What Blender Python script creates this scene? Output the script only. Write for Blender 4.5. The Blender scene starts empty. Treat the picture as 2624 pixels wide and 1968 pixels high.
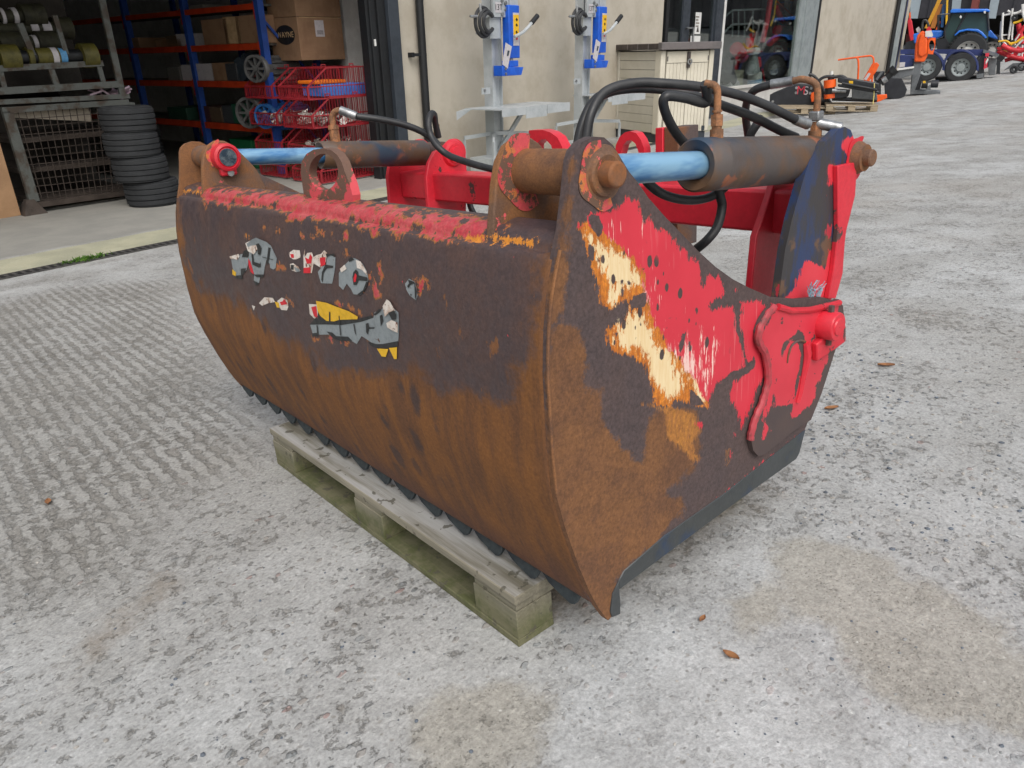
import bpy, bmesh, math, random
import numpy as np
from mathutils import Matrix, Vector
from mathutils.geometry import delaunay_2d_cdt
random.seed(7)
S = bpy.context.scene
COL = S.collection
# ------------------------------------------------------------------ camera
F_PX, CX, CY = 1880.0, 1312.0, 984.0           # in pixels of the 2624 x 1968 photograph
CAMP = np.array([0.965037, -0.73196746, 1.0685])
CR = np.array([[0.6457317914980075, -0.23635637344305058, 0.7260620622106783],
               [0.7597350870839216, 0.29399060947571665, -0.5799759641516905],
               [-0.07637441261548272, 0.9261237424194166, 0.36940731290094153]])
cam = bpy.data.cameras.new('camera'); camo = bpy.data.objects.new('camera', cam); COL.objects.link(camo)
cam.sensor_width = 36; cam.lens = F_PX / 2624 * 36; cam.clip_start = .02; cam.clip_end = 900
m = Matrix(CR.tolist()).to_4x4(); m.translation = Vector(CAMP); camo.matrix_world = m
S.camera = camo
# ------------------------------------------------------------------ light
W = bpy.data.worlds.new('World'); S.world = W; W.use_nodes = True
nt = W.node_tree; nt.nodes.clear()
sky = nt.nodes.new('ShaderNodeTexSky'); sky.sky_type = 'NISHITA'; sky.sun_disc = False
SUN_EL, SUN_AZ = math.radians(48), math.radians(115)
sky.sun_elevation = SUN_EL; sky.sun_rotation = SUN_AZ; sky.air_density = 1.6; sky.dust_density = 4
hs = nt.nodes.new('ShaderNodeHueSaturation'); hs.inputs['Saturation'].default_value = .42
bg = nt.nodes.new('ShaderNodeBackground'); bg.inputs[1].default_value = .12
wo = nt.nodes.new('ShaderNodeOutputWorld')
nt.links.new(sky.outputs[0], hs.inputs['Color']); nt.links.new(hs.outputs[0], bg.inputs[0]); nt.links.new(bg.outputs[0], wo.inputs[0])
sl = bpy.data.lights.new('sun', 'SUN'); sl.energy = .95; sl.angle = math.radians(40); sl.color = (1, .97, .93)
so = bpy.data.objects.new('sun', sl); COL.objects.link(so)
sd = Vector((math.sin(SUN_AZ) * math.cos(SUN_EL), math.cos(SUN_AZ) * math.cos(SUN_EL), math.sin(SUN_EL)))
so.rotation_euler = sd.to_track_quat('Z', 'Y').to_euler()
S.view_settings.view_transform = 'Standard'; S.view_settings.look = 'None'
S.view_settings.gamma = 1; S.view_settings.use_curve_mapping = False
S.view_settings.exposure = .46

# ------------------------------------------------------------------ measuring helpers
def nrm(v): return v / np.linalg.norm(v)
def ray(p): return CR @ nrm(np.array([p[0] - CX, -(p[1] - CY), -F_PX]))
def hit(p, n, o):
    r = ray(p); n = np.array(n, float)
    return CAMP + r * (np.dot(np.array(o, float) - CAMP, n) / np.dot(r, n))
def atx(p, x): return hit(p, (1, 0, 0), (x, 0, 0))
def aty(p, y): return hit(p, (0, 1, 0), (0, y, 0))
def atz(p, z): return hit(p, (0, 0, 1), (0, 0, z))
def projm(P):
    c = (np.asarray(P, float) - CAMP) @ CR
    return np.stack([CX - F_PX * c[:, 0] / c[:, 2], CY + F_PX * c[:, 1] / c[:, 2]], 1), -c[:, 2]
def D(*a): return [(a[i] * 1.1863, a[i + 1] * 1.1863) for i in range(0, len(a), 2)]
def crop(x0, y0, s, *a): return [(x0 + s * a[i], y0 + s * a[i + 1]) for i in range(0, len(a), 2)]

# building frame: local x along the wall (away), y into the building, z up; floor at z = 0
U = ray((3019, 372 - .0825 * 3379)); U[2] = 0; U = nrm(U)
VB = -ray((1380, 5199)); VB = nrm(VB - U * np.dot(U, VB)); NB = np.cross(VB, U)
D0 = atz((458, 620), 0)
A0 = hit((966, 460), VB, D0)
RB = np.stack([U, NB, VB], 1)
def loc(P): return (np.asarray(P) - A0) @ RB
YD = float(loc(D0)[1])
TS = NB[2] / VB[2]
def rise(x): return .03 * max(0., x - 9)
def hloc(x, y): return (TS * (YD - y) if y < YD else 0.) + rise(x)
CL = loc(CAMP)
def lray(p): return ray(p) @ RB
def lhit(p, ax, v):
    r = lray(p); return CL + r * ((v - CL[ax]) / r[ax])
def wl(p, y=0.): return lhit(p, 1, y)
def xl(p, x): return lhit(p, 0, x)
def zl(p, z=0.): return lhit(p, 2, z)
def fl(p):
    r = lray(p); h = 0.
    for _ in range(60):
        q = CL + r * ((h - CL[2]) / r[2]); h = .5 * h + .5 * hloc(q[0], q[1])
    return q
def dep(q): return float(((A0 + RB @ np.asarray(q)) - CAMP) @ -CR[:, 2])
def fB(q, yaw=0.):
    M = Matrix(RB.tolist()).to_4x4(); M.translation = Vector(A0 + RB @ np.asarray(q, float))
    return M @ Matrix.Rotation(yaw, 4, 'Z')
def face_yaw(q):
    d = np.asarray(q) - CL; return math.atan2(d[1], d[0]) - math.pi / 2

# ------------------------------------------------------------------ mesh helpers
class MB:
    def __init__(s): s.V = []; s.F = []
    def add(s, V, F):
        o = len(s.V); s.V += [tuple(map(float, v)) for v in V]; s.F += [tuple(i + o for i in f) for f in F]; return s
    def box(s, c, d, R=None):
        h = [k / 2 for k in d]; P = []
        for sx in (-1, 1):
            for sy in (-1, 1):
                for sz in (-1, 1):
                    v = Vector((sx * h[0], sy * h[1], sz * h[2]))
                    if R is not None: v = R @ v
                    P.append((c[0] + v[0], c[1] + v[1], c[2] + v[2]))
        return s.add(P, [(0, 1, 3, 2), (4, 6, 7, 5), (0, 4, 5, 1), (2, 3, 7, 6), (0, 2, 6, 4), (1, 5, 7, 3)])
    def bx(s, x0, x1, y0, y1, z0, z1): return s.box(((x0 + x1) / 2, (y0 + y1) / 2, (z0 + z1) / 2), (x1 - x0, y1 - y0, z1 - z0))
    def bar(s, p, q, w, h=None, up=(0, 0, 1)):
        h = h or w; p = Vector(p); q = Vector(q); d = (q - p); L = d.length; d.normalize(); up = Vector(up)
        if abs(d.dot(up)) > .95: up = Vector((0, 1, 0)) if abs(d.y) < .9 else Vector((1, 0, 0))
        a = d.cross(up).normalized(); b = a.cross(d).normalized()
        R = Matrix((d, a, b)).transposed()
        return s.box((p + q) / 2, (L, w, h), R)
    def tube(s, pts, r, n=10, cap=True):
        P = [Vector(p) for p in pts]; rings = []; nv = None
        rr = r if hasattr(r, '__len__') else [r] * len(P)
        for i, p in enumerate(P):
            t = (P[min(i + 1, len(P) - 1)] - P[max(i - 1, 0)]).normalized()
            if nv is None:
                nv = t.cross(Vector((0, 0, 1)))
                if nv.length < .1: nv = t.cross(Vector((0, 1, 0)))
            nv = (nv - t * nv.dot(t)).normalized(); b = t.cross(nv)
            rings.append([p + (nv * math.cos(2 * math.pi * k / n) + b * math.sin(2 * math.pi * k / n)) * rr[i] for k in range(n)])
        V = [v for R in rings for v in R]; Fc = []
        for i in range(len(P) - 1):
            for k in range(n):
                Fc.append((i * n + k, i * n + (k + 1) % n, (i + 1) * n + (k + 1) % n, (i + 1) * n + k))
        if cap: Fc += [tuple(range(n - 1, -1, -1)), tuple((len(P) - 1) * n + k for k in range(n))]
        return s.add(V, Fc)
    def cyl(s, p, q, r, n=20, r2=None): return s.tube([p, q], [r, r if r2 is None else r2], n)
    def lathe(s, p, ax, prof, n=32):
        p = Vector(p); ax = Vector(ax).normalized(); a = ax.orthogonal().normalized(); b = ax.cross(a)
        V = []
        for r, h in prof:
            for k in range(n):
                t = 2 * math.pi * k / n; V.append(p + ax * h + (a * math.cos(t) + b * math.sin(t)) * r)
        Fc = []
        for i in range(len(prof) - 1):
            for k in range(n): Fc.append((i * n + k, i * n + (k + 1) % n, (i + 1) * n + (k + 1) % n, (i + 1) * n + k))
        return s.add(V, Fc)
    def prism(s, poly, f0, f1):
        """poly 2-D outline; f0, f1 map (a, b) to the two faces"""
        n = len(poly)
        return s.add([f0(*p) for p in poly] + [f1(*p) for p in poly],
                     [tuple(range(n - 1, -1, -1)), tuple(range(n, 2 * n))] + [(i, (i + 1) % n, n + (i + 1) % n, n + i) for i in range(n)])
    def cdt(s, poly, f0, f1=None, holes=(), grid=None):
        loops = [poly] + list(holes); P = []; E = []
        for L in loops:
            o = len(P); P += [Vector(p) for p in L]; E += [(o + i, o + (i + 1) % len(L)) for i in range(len(L))]
        nb = len(P)
        if grid:
            a = np.array(poly); lo = a.min(0); hi = a.max(0)
            gx, gy = np.meshgrid(np.arange(lo[0] + grid / 2, hi[0], grid), np.arange(lo[1] + grid / 2, hi[1], grid))
            Q = np.stack([gx.ravel(), gy.ravel()], 1)
            d = sdf(Q, [poly]); Q = Q[d > grid * .4]
            P += [Vector(q) for q in Q]
        V, _, T, *_r = delaunay_2d_cdt(P, E, [], 0, 1e-7)
        V = np.array([tuple(v) for v in V]); T = [t for t in T]
        c = np.array([V[list(t)].mean(0) for t in T])
        ok = sdf(c, [poly]) > 0
        for h in holes: ok &= sdf(c, [h]) < 0
        T = [t for t, k in zip(T, ok) if k]
        s.add([f0(*v) for v in V], T)
        if f1:
            s.add([f1(*v) for v in V], [t[::-1] for t in T])
            for L in loops:
                n = len(L); s.add([f0(*p) for p in L] + [f1(*p) for p in L], [(i, (i + 1) % n, n + (i + 1) % n, n + i) for i in range(n)])
        return s
    def build(s, name, mat, parent=None, M=None, bevel=0, smooth=38, fix=True):
        me = bpy.data.meshes.new(name); me.from_pydata(s.V, [], s.F)
        if fix:
            b = bmesh.new(); b.from_mesh(me); bmesh.ops.recalc_face_normals(b, faces=b.faces); b.to_mesh(me); b.free()
        me.update(); o = bpy.data.objects.new(name, me); COL.objects.link(o)
        if mat: me.materials.append(mat)
        if smooth:
            me.shade_smooth(); me.set_sharp_from_angle(angle=math.radians(smooth))
        if parent: o.parent = parent
        elif M is not None: o.matrix_world = M
        if bevel:
            md = o.modifiers.new('bevel', 'BEVEL'); md.width = bevel; md.segments = 2; md.limit_method = 'ANGLE'; md.angle_limit = math.radians(40); md.harden_normals = False
        return o
def thing(name, label, cat, M=None, group=None):
    o = bpy.data.objects.new(name, None); COL.objects.link(o); o.empty_display_size = .1
    o.matrix_world = M if M is not None else Matrix.Identity(4)
    o['label'] = label; o['category'] = cat
    if group: o['group'] = group
    return o
def tag(o, label, cat, group=None):
    o['label'] = label; o['category'] = cat
    if group: o['group'] = group
    return o
def struct(o): o['kind'] = 'structure'; return o
def copy_tree(o, parent=None):
    c = o.copy(); COL.objects.link(c)
    if parent: c.parent = parent
    for ch in [k for k in bpy.data.objects if k.parent == o]: copy_tree(ch, c)
    return c
def sdf(Q, polys):
    Q = np.asarray(Q, float); best = np.full(len(Q), -1e9)
    for poly in polys:
        a = np.array(poly, float); b = np.roll(a, -1, 0); d2 = np.full(len(Q), 1e18); ins = np.zeros(len(Q), bool)
        for p, q in zip(a, b):
            e = q - p; w = Q - p; t = np.clip((w @ e) / max(e @ e, 1e-12), 0, 1)
            d2 = np.minimum(d2, ((w - t[:, None] * e) ** 2).sum(1))
            with np.errstate(divide='ignore', invalid='ignore'):
                c = ((p[1] > Q[:, 1]) != (q[1] > Q[:, 1])) & (Q[:, 0] < (q[0] - p[0]) * (Q[:, 1] - p[1]) / (q[1] - p[1] + 1e-15) + p[0])
            ins ^= c
        d = np.sqrt(d2); best = np.maximum(best, np.where(ins, d, -d))
    return best
def paint(o, layers):
    """store, per vertex, the signed distance in metres to the outline of each coat or stain"""
    me = o.data; n = len(me.vertices); co = np.empty(n * 3); me.vertices.foreach_get('co', co); co = co.reshape(-1, 3)
    M = np.array(o.matrix_world if o.parent is None else o.parent.matrix_world); co = co @ M[:3, :3].T + M[:3, 3]
    px, z = projm(co)
    for k, polys in layers.items():
        d = sdf(px, polys) * np.abs(z) / F_PX
        at = me.attributes.new(k, 'FLOAT', 'POINT'); at.data.foreach_set('value', np.clip(d, -1, 1).astype(np.float32))
def smooth_path(P, n=6):
    P = [np.array(p, float) for p in P]; out = []
    Q = [2 * P[0] - P[1]] + P + [2 * P[-1] - P[-2]]
    for i in range(1, len(Q) - 2):
        for k in range(n):
            t = k / n; a, b, c, d = Q[i - 1], Q[i], Q[i + 1], Q[i + 2]
            out.append(.5 * (2 * b + (c - a) * t + (2 * a - 5 * b + 4 * c - d) * t * t + (3 * b - a - 3 * c + d) * t ** 3))
    out.append(P[-1]); return out

# ------------------------------------------------------------------ materials
def srgb(r, g, b):
    f = lambda c: (c / 255 / 12.92) if c / 255 <= .04045 else ((c / 255 + .055) / 1.055) ** 2.4
    return (f(r), f(g), f(b), 1)
class NT:
    def __init__(s, name):
        s.m = bpy.data.materials.new(name); s.m.use_nodes = True; s.t = s.m.node_tree; s.t.nodes.clear()
        s.out = s.t.nodes.new('ShaderNodeOutputMaterial'); s.b = s.t.nodes.new('ShaderNodeBsdfPrincipled')
        s.t.links.new(s.b.outputs[0], s.out.inputs[0]); s.tc = s.t.nodes.new('ShaderNodeTexCoord')
    def n(s, k, **kw):
        x = s.t.nodes.new(k)
        for a, v in kw.items(): setattr(x, a, v)
        return x
    def l(s, a, b): s.t.links.new(a, b)
    def setin(s, node, i, v):
        if v is None: return
        if hasattr(v, 'is_output'): s.l(v, node.inputs[i])
        else: node.inputs[i].default_value = v
    def co(s, scale=(1, 1, 1), rot=(0, 0, 0), kind='Object'):
        mp = s.n('ShaderNodeMapping'); mp.inputs['Scale'].default_value = scale; mp.inputs['Rotation'].default_value = rot
        s.l(s.tc.outputs[kind], mp.inputs['Vector']); return mp.outputs[0]
    def noise(s, sc, det=4, rough=.6, v=None, dist=0):
        x = s.n('ShaderNodeTexNoise'); x.inputs['Scale'].default_value = sc; x.inputs['Detail'].default_value = det
        x.inputs['Roughness'].default_value = rough; x.inputs['Distortion'].default_value = dist
        s.l(v if v is not None else s.tc.outputs['Object'], x.inputs['Vector']); return x.outputs[0]
    def vor(s, sc, v=None, feat='F1', out='Distance', rnd=1):
        x = s.n('ShaderNodeTexVoronoi'); x.feature = feat; x.inputs['Scale'].default_value = sc; x.inputs['Randomness'].default_value = rnd
        s.l(v if v is not None else s.tc.outputs['Object'], x.inputs['Vector']); return x.outputs[out]
    def mt(s, op, a, b=None, c=None):
        x = s.n('ShaderNodeMath', operation=op); s.setin(x, 0, a); s.setin(x, 1, b); s.setin(x, 2, c); return x.outputs[0]
    def rng(s, v, a, b, c=0, d=1, sm=True):
        x = s.n('ShaderNodeMapRange'); x.interpolation_type = 'SMOOTHSTEP' if sm else 'LINEAR'
        s.setin(x, 0, v); s.setin(x, 1, a); s.setin(x, 2, b); s.setin(x, 3, c); s.setin(x, 4, d); return x.outputs[0]
    def mix(s, f, a, b, mode='MIX'):
        x = s.n('ShaderNodeMix', data_type='RGBA', blend_type=mode); s.setin(x, 0, f); s.setin(x, 6, a); s.setin(x, 7, b); return x.outputs[2]
    def attr(s, name):
        x = s.n('ShaderNodeAttribute', attribute_name=name); return x.outputs['Fac']
    def bump(s, h, strength=.3, dist=.01, prev=None):
        x = s.n('ShaderNodeBump'); x.inputs['Strength'].default_value = strength; x.inputs['Distance'].default_value = dist
        s.l(h, x.inputs['Height'])
        if prev is not None: s.l(prev, x.inputs['Normal'])
        s.l(x.outputs[0], s.b.inputs['Normal']); return x.outputs[0]
    def fin(s, col=None, rough=None, metal=None, spec=None):
        s.setin(s.b, 'Base Color', col); s.setin(s.b, 'Roughness', rough); s.setin(s.b, 'Metallic', metal)
        if spec is not None: s.b.inputs['Specular IOR Level'].default_value = spec
        return s.m
def pm(name, c, c2=None, sc=6, lo=.42, hi=.62, rough=.6, metal=0, bump=.15, bs=60, bd=.002, var=.12, chip=None, stretch=(1, 1, 1), spec=None):
    """one procedural surface: colour, second tone by noise, fine grain, chips"""
    k = NT(name); v = k.co(stretch)
    col = k.mix(k.rng(k.noise(sc, 5, .65, v), lo, hi), c, c2 or tuple([x * .8 for x in c[:3]] + [1]))
    g = k.rng(k.noise(bs, 3, .7, v), .3, .7, 1 - var, 1 + var, False)
    cc = k.n('ShaderNodeVectorMath', operation='SCALE'); k.l(col, cc.inputs[0]); k.l(g, cc.inputs['Scale']); col = cc.outputs[0]
    r = k.rng(k.noise(sc * 2, 4, .6, v), .3, .7, max(rough - .1, .03), min(rough + .1, 1))
    h = k.noise(bs, 4, .6, v)
    if chip:
        cm = k.rng(k.noise(chip[1], 7, .7, v), chip[2], chip[2] + .02)
        col = k.mix(cm, col, chip[0]); r = k.mix(cm, r, (.85,) * 3 + (1,)); h = k.mt('SUBTRACT', h, k.mt('MULTIPLY', cm, .8))
    k.bump(h, bump, bd)
    return k.fin(col, r, metal, spec)

RUSTD = srgb(84, 71, 69); RUSTB = srgb(128, 86, 52); RUSTO = srgb(200, 122, 38); CREAM = srgb(238, 217, 176)
RED = srgb(206, 42, 58); REDP = srgb(222, 92, 98)
m_dark = pm('rust_dark_steel', RUSTD, srgb(112, 76, 52), 7, .45, .62, .75, bump=.35, bs=260, bd=.001, var=.22)
m_brown = pm('rust_brown_steel', RUSTB, srgb(92, 66, 52), 9, .42, .66, .85, bump=.4, bs=300, bd=.001, var=.25)
m_rlug = pm('rust_lug_steel', srgb(104, 78, 62), RUSTB, 9, .42, .6, .8, bump=.4, bs=260, bd=.001, var=.25, chip=(REDP, 16, .63))
m_red = pm('red_paint_worn', RED, srgb(196, 38, 54), 5, .4, .65, .42, bump=.12, bs=90, var=.08, chip=(srgb(78, 62, 60), 10, .605))
m_redc = pm('red_paint_clean', RED, srgb(188, 34, 48), 3, .4, .7, .4, bump=.1, bs=60, var=.08, chip=(srgb(78, 50, 48), 11, .635))
m_hose = pm('black_rubber_hose', srgb(38, 39, 42), srgb(52, 53, 55), 12, rough=.5, bump=.1, bs=400, bd=.0005, var=.15)
m_silver = pm('zinc_fitting', srgb(170, 172, 174), srgb(130, 132, 134), 30, rough=.38, metal=.75, bump=.2, bs=300, bd=.001)
m_rustfit = pm('rusty_fitting', srgb(158, 108, 72), srgb(116, 84, 62), 40, .4, .6, .8, bump=.4, bs=300, bd=.001, var=.25)
m_wood = pm('weathered_pallet_wood', srgb(158, 150, 130), srgb(126, 126, 96), 5, .4, .65, .85, bump=.5, bs=40, bd=.003, var=.16, stretch=(.25, 3, 3))
m_black = pm('black_paint', srgb(28, 30, 33), srgb(38, 40, 43), 5, rough=.45)
m_glassdk = None
def barrel_mat():
    k = NT('cylinder_barrel_worn'); v = k.co((1, 1, 1))
    col = k.mix(k.rng(k.noise(9, 5, .6), .4, .62), srgb(84, 77, 75), srgb(102, 76, 55))
    col = k.mix(k.rng(k.noise(14, 5, .6, k.co((1, 1, 1))), .6, .66), col, srgb(150, 92, 66))
    col = k.mix(k.rng(k.noise(4, 3, .6), .58, .66), col, srgb(50, 66, 84))
    k.bump(k.noise(260, 3), .25, .001); return k.fin(col, k.rng(k.noise(12), .3, .7, .35, .7))
m_barrel = barrel_mat()
def rod_mat():
    k = NT('blue_painted_rod'); v = k.co((1, .35, 1), (0, 0, .5))
    col = k.mix(k.rng(k.noise(34, 3, .55, k.co((1, .25, 1), (0, 0, .6))), .3, .62), srgb(62, 120, 176), srgb(134, 176, 206))
    col = k.mix(k.mt('MULTIPLY', k.rng(k.noise(9, 4, .55), .56, .72), .7), col, srgb(44, 96, 154))
    k.bump(k.noise(90, 3, .6, v), .15, .001); return k.fin(col, .3, .25)
m_rod = rod_mat()

def shell_mat():
    k = NT('shell_rust'); co = k.tc.outputs['Object']
    n1 = k.noise(7, 8, .68); n2 = k.noise(28, 6, .7); nf = k.noise(230, 3, .7)
    nstr = k.noise(20, 6, .7, k.co((1, .5, .16)))
    ru = k.mt('ADD', k.attr('rust'), k.mt('MULTIPLY', k.mt('SUBTRACT', n1, .5), .16))
    ru = k.mt('ADD', ru, k.mt('MULTIPLY', k.mt('SUBTRACT', nstr, .5), .07))
    fr = k.rng(ru, -.012, .02)
    dark = k.mix(k.rng(n1, .35, .65), srgb(74, 62, 64), srgb(88, 66, 60))
    dark = k.mix(k.mt('MULTIPLY', k.rng(k.noise(60, 4, .7), .3, .7), .45), dark, srgb(60, 52, 57))
    brown = k.mix(k.rng(nstr, .38, .62), srgb(124, 80, 40), srgb(100, 66, 42))
    # rows of dark spots left in the rust
    sv = k.vor(13, k.co((1.2, .6, .62), (0, .35, 0)), rnd=.55); sp = k.rng(k.mt('ADD', sv, k.mt('MULTIPLY', n2, .5)), .48, .66, 1, 0)
    spm = k.mt('MULTIPLY', sp, k.rng(k.attr('spots'), -.08, .05, 0, 1))
    brown = k.mix(spm, brown, srgb(70, 54, 50))
    low = k.rng(k.mt('ADD', k.attr('edge'), k.mt('MULTIPLY', k.mt('SUBTRACT', n1, .5), .06)), -.02, .03)
    brown = k.mix(k.mt('MULTIPLY', low, .7), brown, srgb(86, 58, 52))
    col = k.mix(fr, dark, brown)
    fs = k.mt('MULTIPLY', k.rng(k.noise(17, 5, .6, k.co((1, 1, .5))), .66, .7), .8)
    col = k.mix(fs, col, srgb(128, 82, 44))
    rd = k.mt('ADD', k.attr('red'), k.mt('MULTIPLY', k.mt('SUBTRACT', k.noise(60, 6, .75, k.co((1, 1, .45))), .5), .045)); rd = k.mt('SUBTRACT', rd, k.mt('MULTIPLY', k.rng(k.noise(24, 6, .7), .47, .6), .022))
    od = k.rng(rd, -.006, -.002); rm = k.rng(rd, 0, .0015)
    col = k.mix(k.mt('MULTIPLY', od, .75), col, srgb(178, 110, 50))
    pinkn = k.rng(k.noise(40, 5, .7), .35, .65)
    col = k.mix(rm, col, k.mix(pinkn, srgb(178, 54, 66), srgb(184, 86, 88)))
    rs = k.mt('MULTIPLY', k.rng(k.noise(26, 3, .6), .755, .765), 1); col = k.mix(rs, col, srgb(200, 66, 74))
    og = k.rng(k.mt('ADD', k.attr('orange'), k.mt('MULTIPLY', k.mt('SUBTRACT', k.noise(70, 6, .8, k.co((1, 1, .6))), .5), .06)), 0, .002)
    col = k.mix(og, col, srgb(206, 132, 48))
    g = k.mt('MULTIPLY', k.rng(nf, .25, .75, .82, 1.18, False), k.rng(k.noise(150, 2, .5), .3, .7, .86, 1.13, False))
    cc = k.n('ShaderNodeVectorMath', operation='SCALE'); k.l(col, cc.inputs[0]); k.l(g, cc.inputs['Scale'])
    h = k.mt('ADD', k.mt('MULTIPLY', nf, .5), k.mt('MULTIPLY', k.noise(90, 4, .7), .6))
    h = k.mt('ADD', h, k.mt('MULTIPLY', rm, .6))
    k.bump(h, .35, .0016)
    r = k.mix(fr, k.rng(n2, .3, .7, .42, .62), (.82,) * 3 + (1,))
    return k.fin(cc.outputs[0], r, 0, .45)
def side_mat():
    k = NT('side_plate_paint_and_rust')
    nf = k.noise(240, 3, .7); n1 = k.noise(9, 7, .7); nr = k.noise(85, 7, .8, k.co((1, 1, .35), (.25, 0, 0))); scr = k.noise(150, 4, .8, k.co((1, 1, .07), (.3, 0, 0)))
    dark = k.mix(k.rng(n1, .3, .7), srgb(74, 63, 64), srgb(82, 67, 65))
    brown = k.mix(k.rng(n1, .35, .65), srgb(118, 80, 50), srgb(98, 67, 47))
    bm = k.rng(k.mt('ADD', k.attr('brown'), k.mt('MULTIPLY', k.mt('SUBTRACT', k.noise(13, 8, .75), .5), .09)), -.004, .008)
    col = k.mix(bm, dark, brown)
    def lay(col, a, amp, c, w=.0015, nz=None):
        mm = k.rng(k.mt('ADD', k.attr(a), k.mt('MULTIPLY', k.mt('SUBTRACT', nz or nr, .5), amp)), 0, w); return k.mix(mm, col, c), mm
    col, _ = lay(col, 'orange2', .05, k.mix(k.rng(nr, .4, .6), srgb(168, 112, 50), srgb(140, 92, 50)), .006)
    oc = k.mix(k.rng(scr, .35, .6), srgb(206, 126, 40), srgb(170, 96, 34))
    col, om = lay(col, 'orange', .055, oc)
    col, cm = lay(col, 'cream', .1, k.mix(k.rng(scr, .3, .7), srgb(228, 208, 168), srgb(218, 190, 142)), .004)
    redc = k.mix(k.rng(k.noise(6, 4), .3, .7), srgb(206, 52, 68), srgb(196, 46, 62))
    wh = k.mt('MULTIPLY', k.rng(k.attr('scuff'), -.03, .04), k.rng(k.mt('ADD', k.mt('MULTIPLY', scr, .7), k.mt('MULTIPLY', k.noise(13, 6, .65, k.co((1, 1, .5), (.3, 0, 0))), .5)), .53, .60))
    wh = k.rng(k.mt('ADD', k.attr('scuff'), k.mt('ADD', k.mt('MULTIPLY', k.mt('SUBTRACT', scr, .5), .30), k.mt('MULTIPLY', k.mt('SUBTRACT', k.noise(16, 6, .7, k.co((1, 1, .4), (.3, 0, 0))), .5), .30))), .022, .040)
    redc = k.mix(k.mt('MULTIPLY', wh, .85), redc, srgb(232, 206, 196))
    sc_l = k.rng(k.noise(260, 2, .5, k.co((1, 1, .035), (.32, 0, 0))), .66, .69); sc_2 = k.rng(k.noise(190, 2, .5, k.co((1, 1, .04), (-.5, 0, 0))), .69, .71); redc = k.mix(k.mt('MULTIPLY', k.mt('MAXIMUM', sc_l, sc_2), k.rng(k.noise(5, 3), .45, .6, 0, .35)), redc, srgb(226, 150, 150))
    col, rm = lay(col, 'red', .05, redc, .0012)
    # dark spots through the paint
    vs = k.rng(k.mt('ADD', k.vor(23, k.co((1, 1.25, .75))), k.mt('MULTIPLY', nr, .2)), .27, .29, 1, 0)
    vs2 = k.rng(k.mt('ADD', k.vor(48, k.co((1, 1.2, .7))), k.mt('MULTIPLY', nr, .25)), .27, .30, 1, 0); vs = k.mt('MAXIMUM', vs, k.mt('MULTIPLY', vs2, k.rng(k.noise(12, 3, .5), .5, .53)));
    vs = k.mt('MULTIPLY', vs, k.rng(k.noise(6, 3, .5), .40, .46)); vs = k.mt('MULTIPLY', vs, k.rng(k.attr('spots'), 0, .02))
    col = k.mix(vs, col, srgb(74, 60, 58))
    dk, dm = lay(col, 'vein', .012, dark, .001); col = dk
    paintm = k.mt('MULTIPLY', k.mt('MAXIMUM', rm, cm), k.mt('SUBTRACT', 1, dm))
    g = k.mt('MULTIPLY', k.rng(nf, .25, .75, .8, 1.2, False), k.rng(k.noise(150, 2, .5), .3, .7, .78, 1.2, False)); g = k.mix(paintm, g, (1,) * 3 + (1,))
    cc = k.n('ShaderNodeVectorMath', operation='MULTIPLY'); k.l(col, cc.inputs[0]); k.l(g, cc.inputs[1])
    h = k.mt('ADD', k.mt('MULTIPLY', nf, k.mt('SUBTRACT', 1, k.mt('MULTIPLY', paintm, .85))), k.mt('MULTIPLY', paintm, 1.2))
    k.bump(h, .35, .0014)
    return k.fin(cc.outputs[0], k.mix(paintm, (.78,) * 3 + (1,), (.5,) * 3 + (1,)), 0, .45)
m_shell = shell_mat(); m_side = side_mat()

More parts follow.
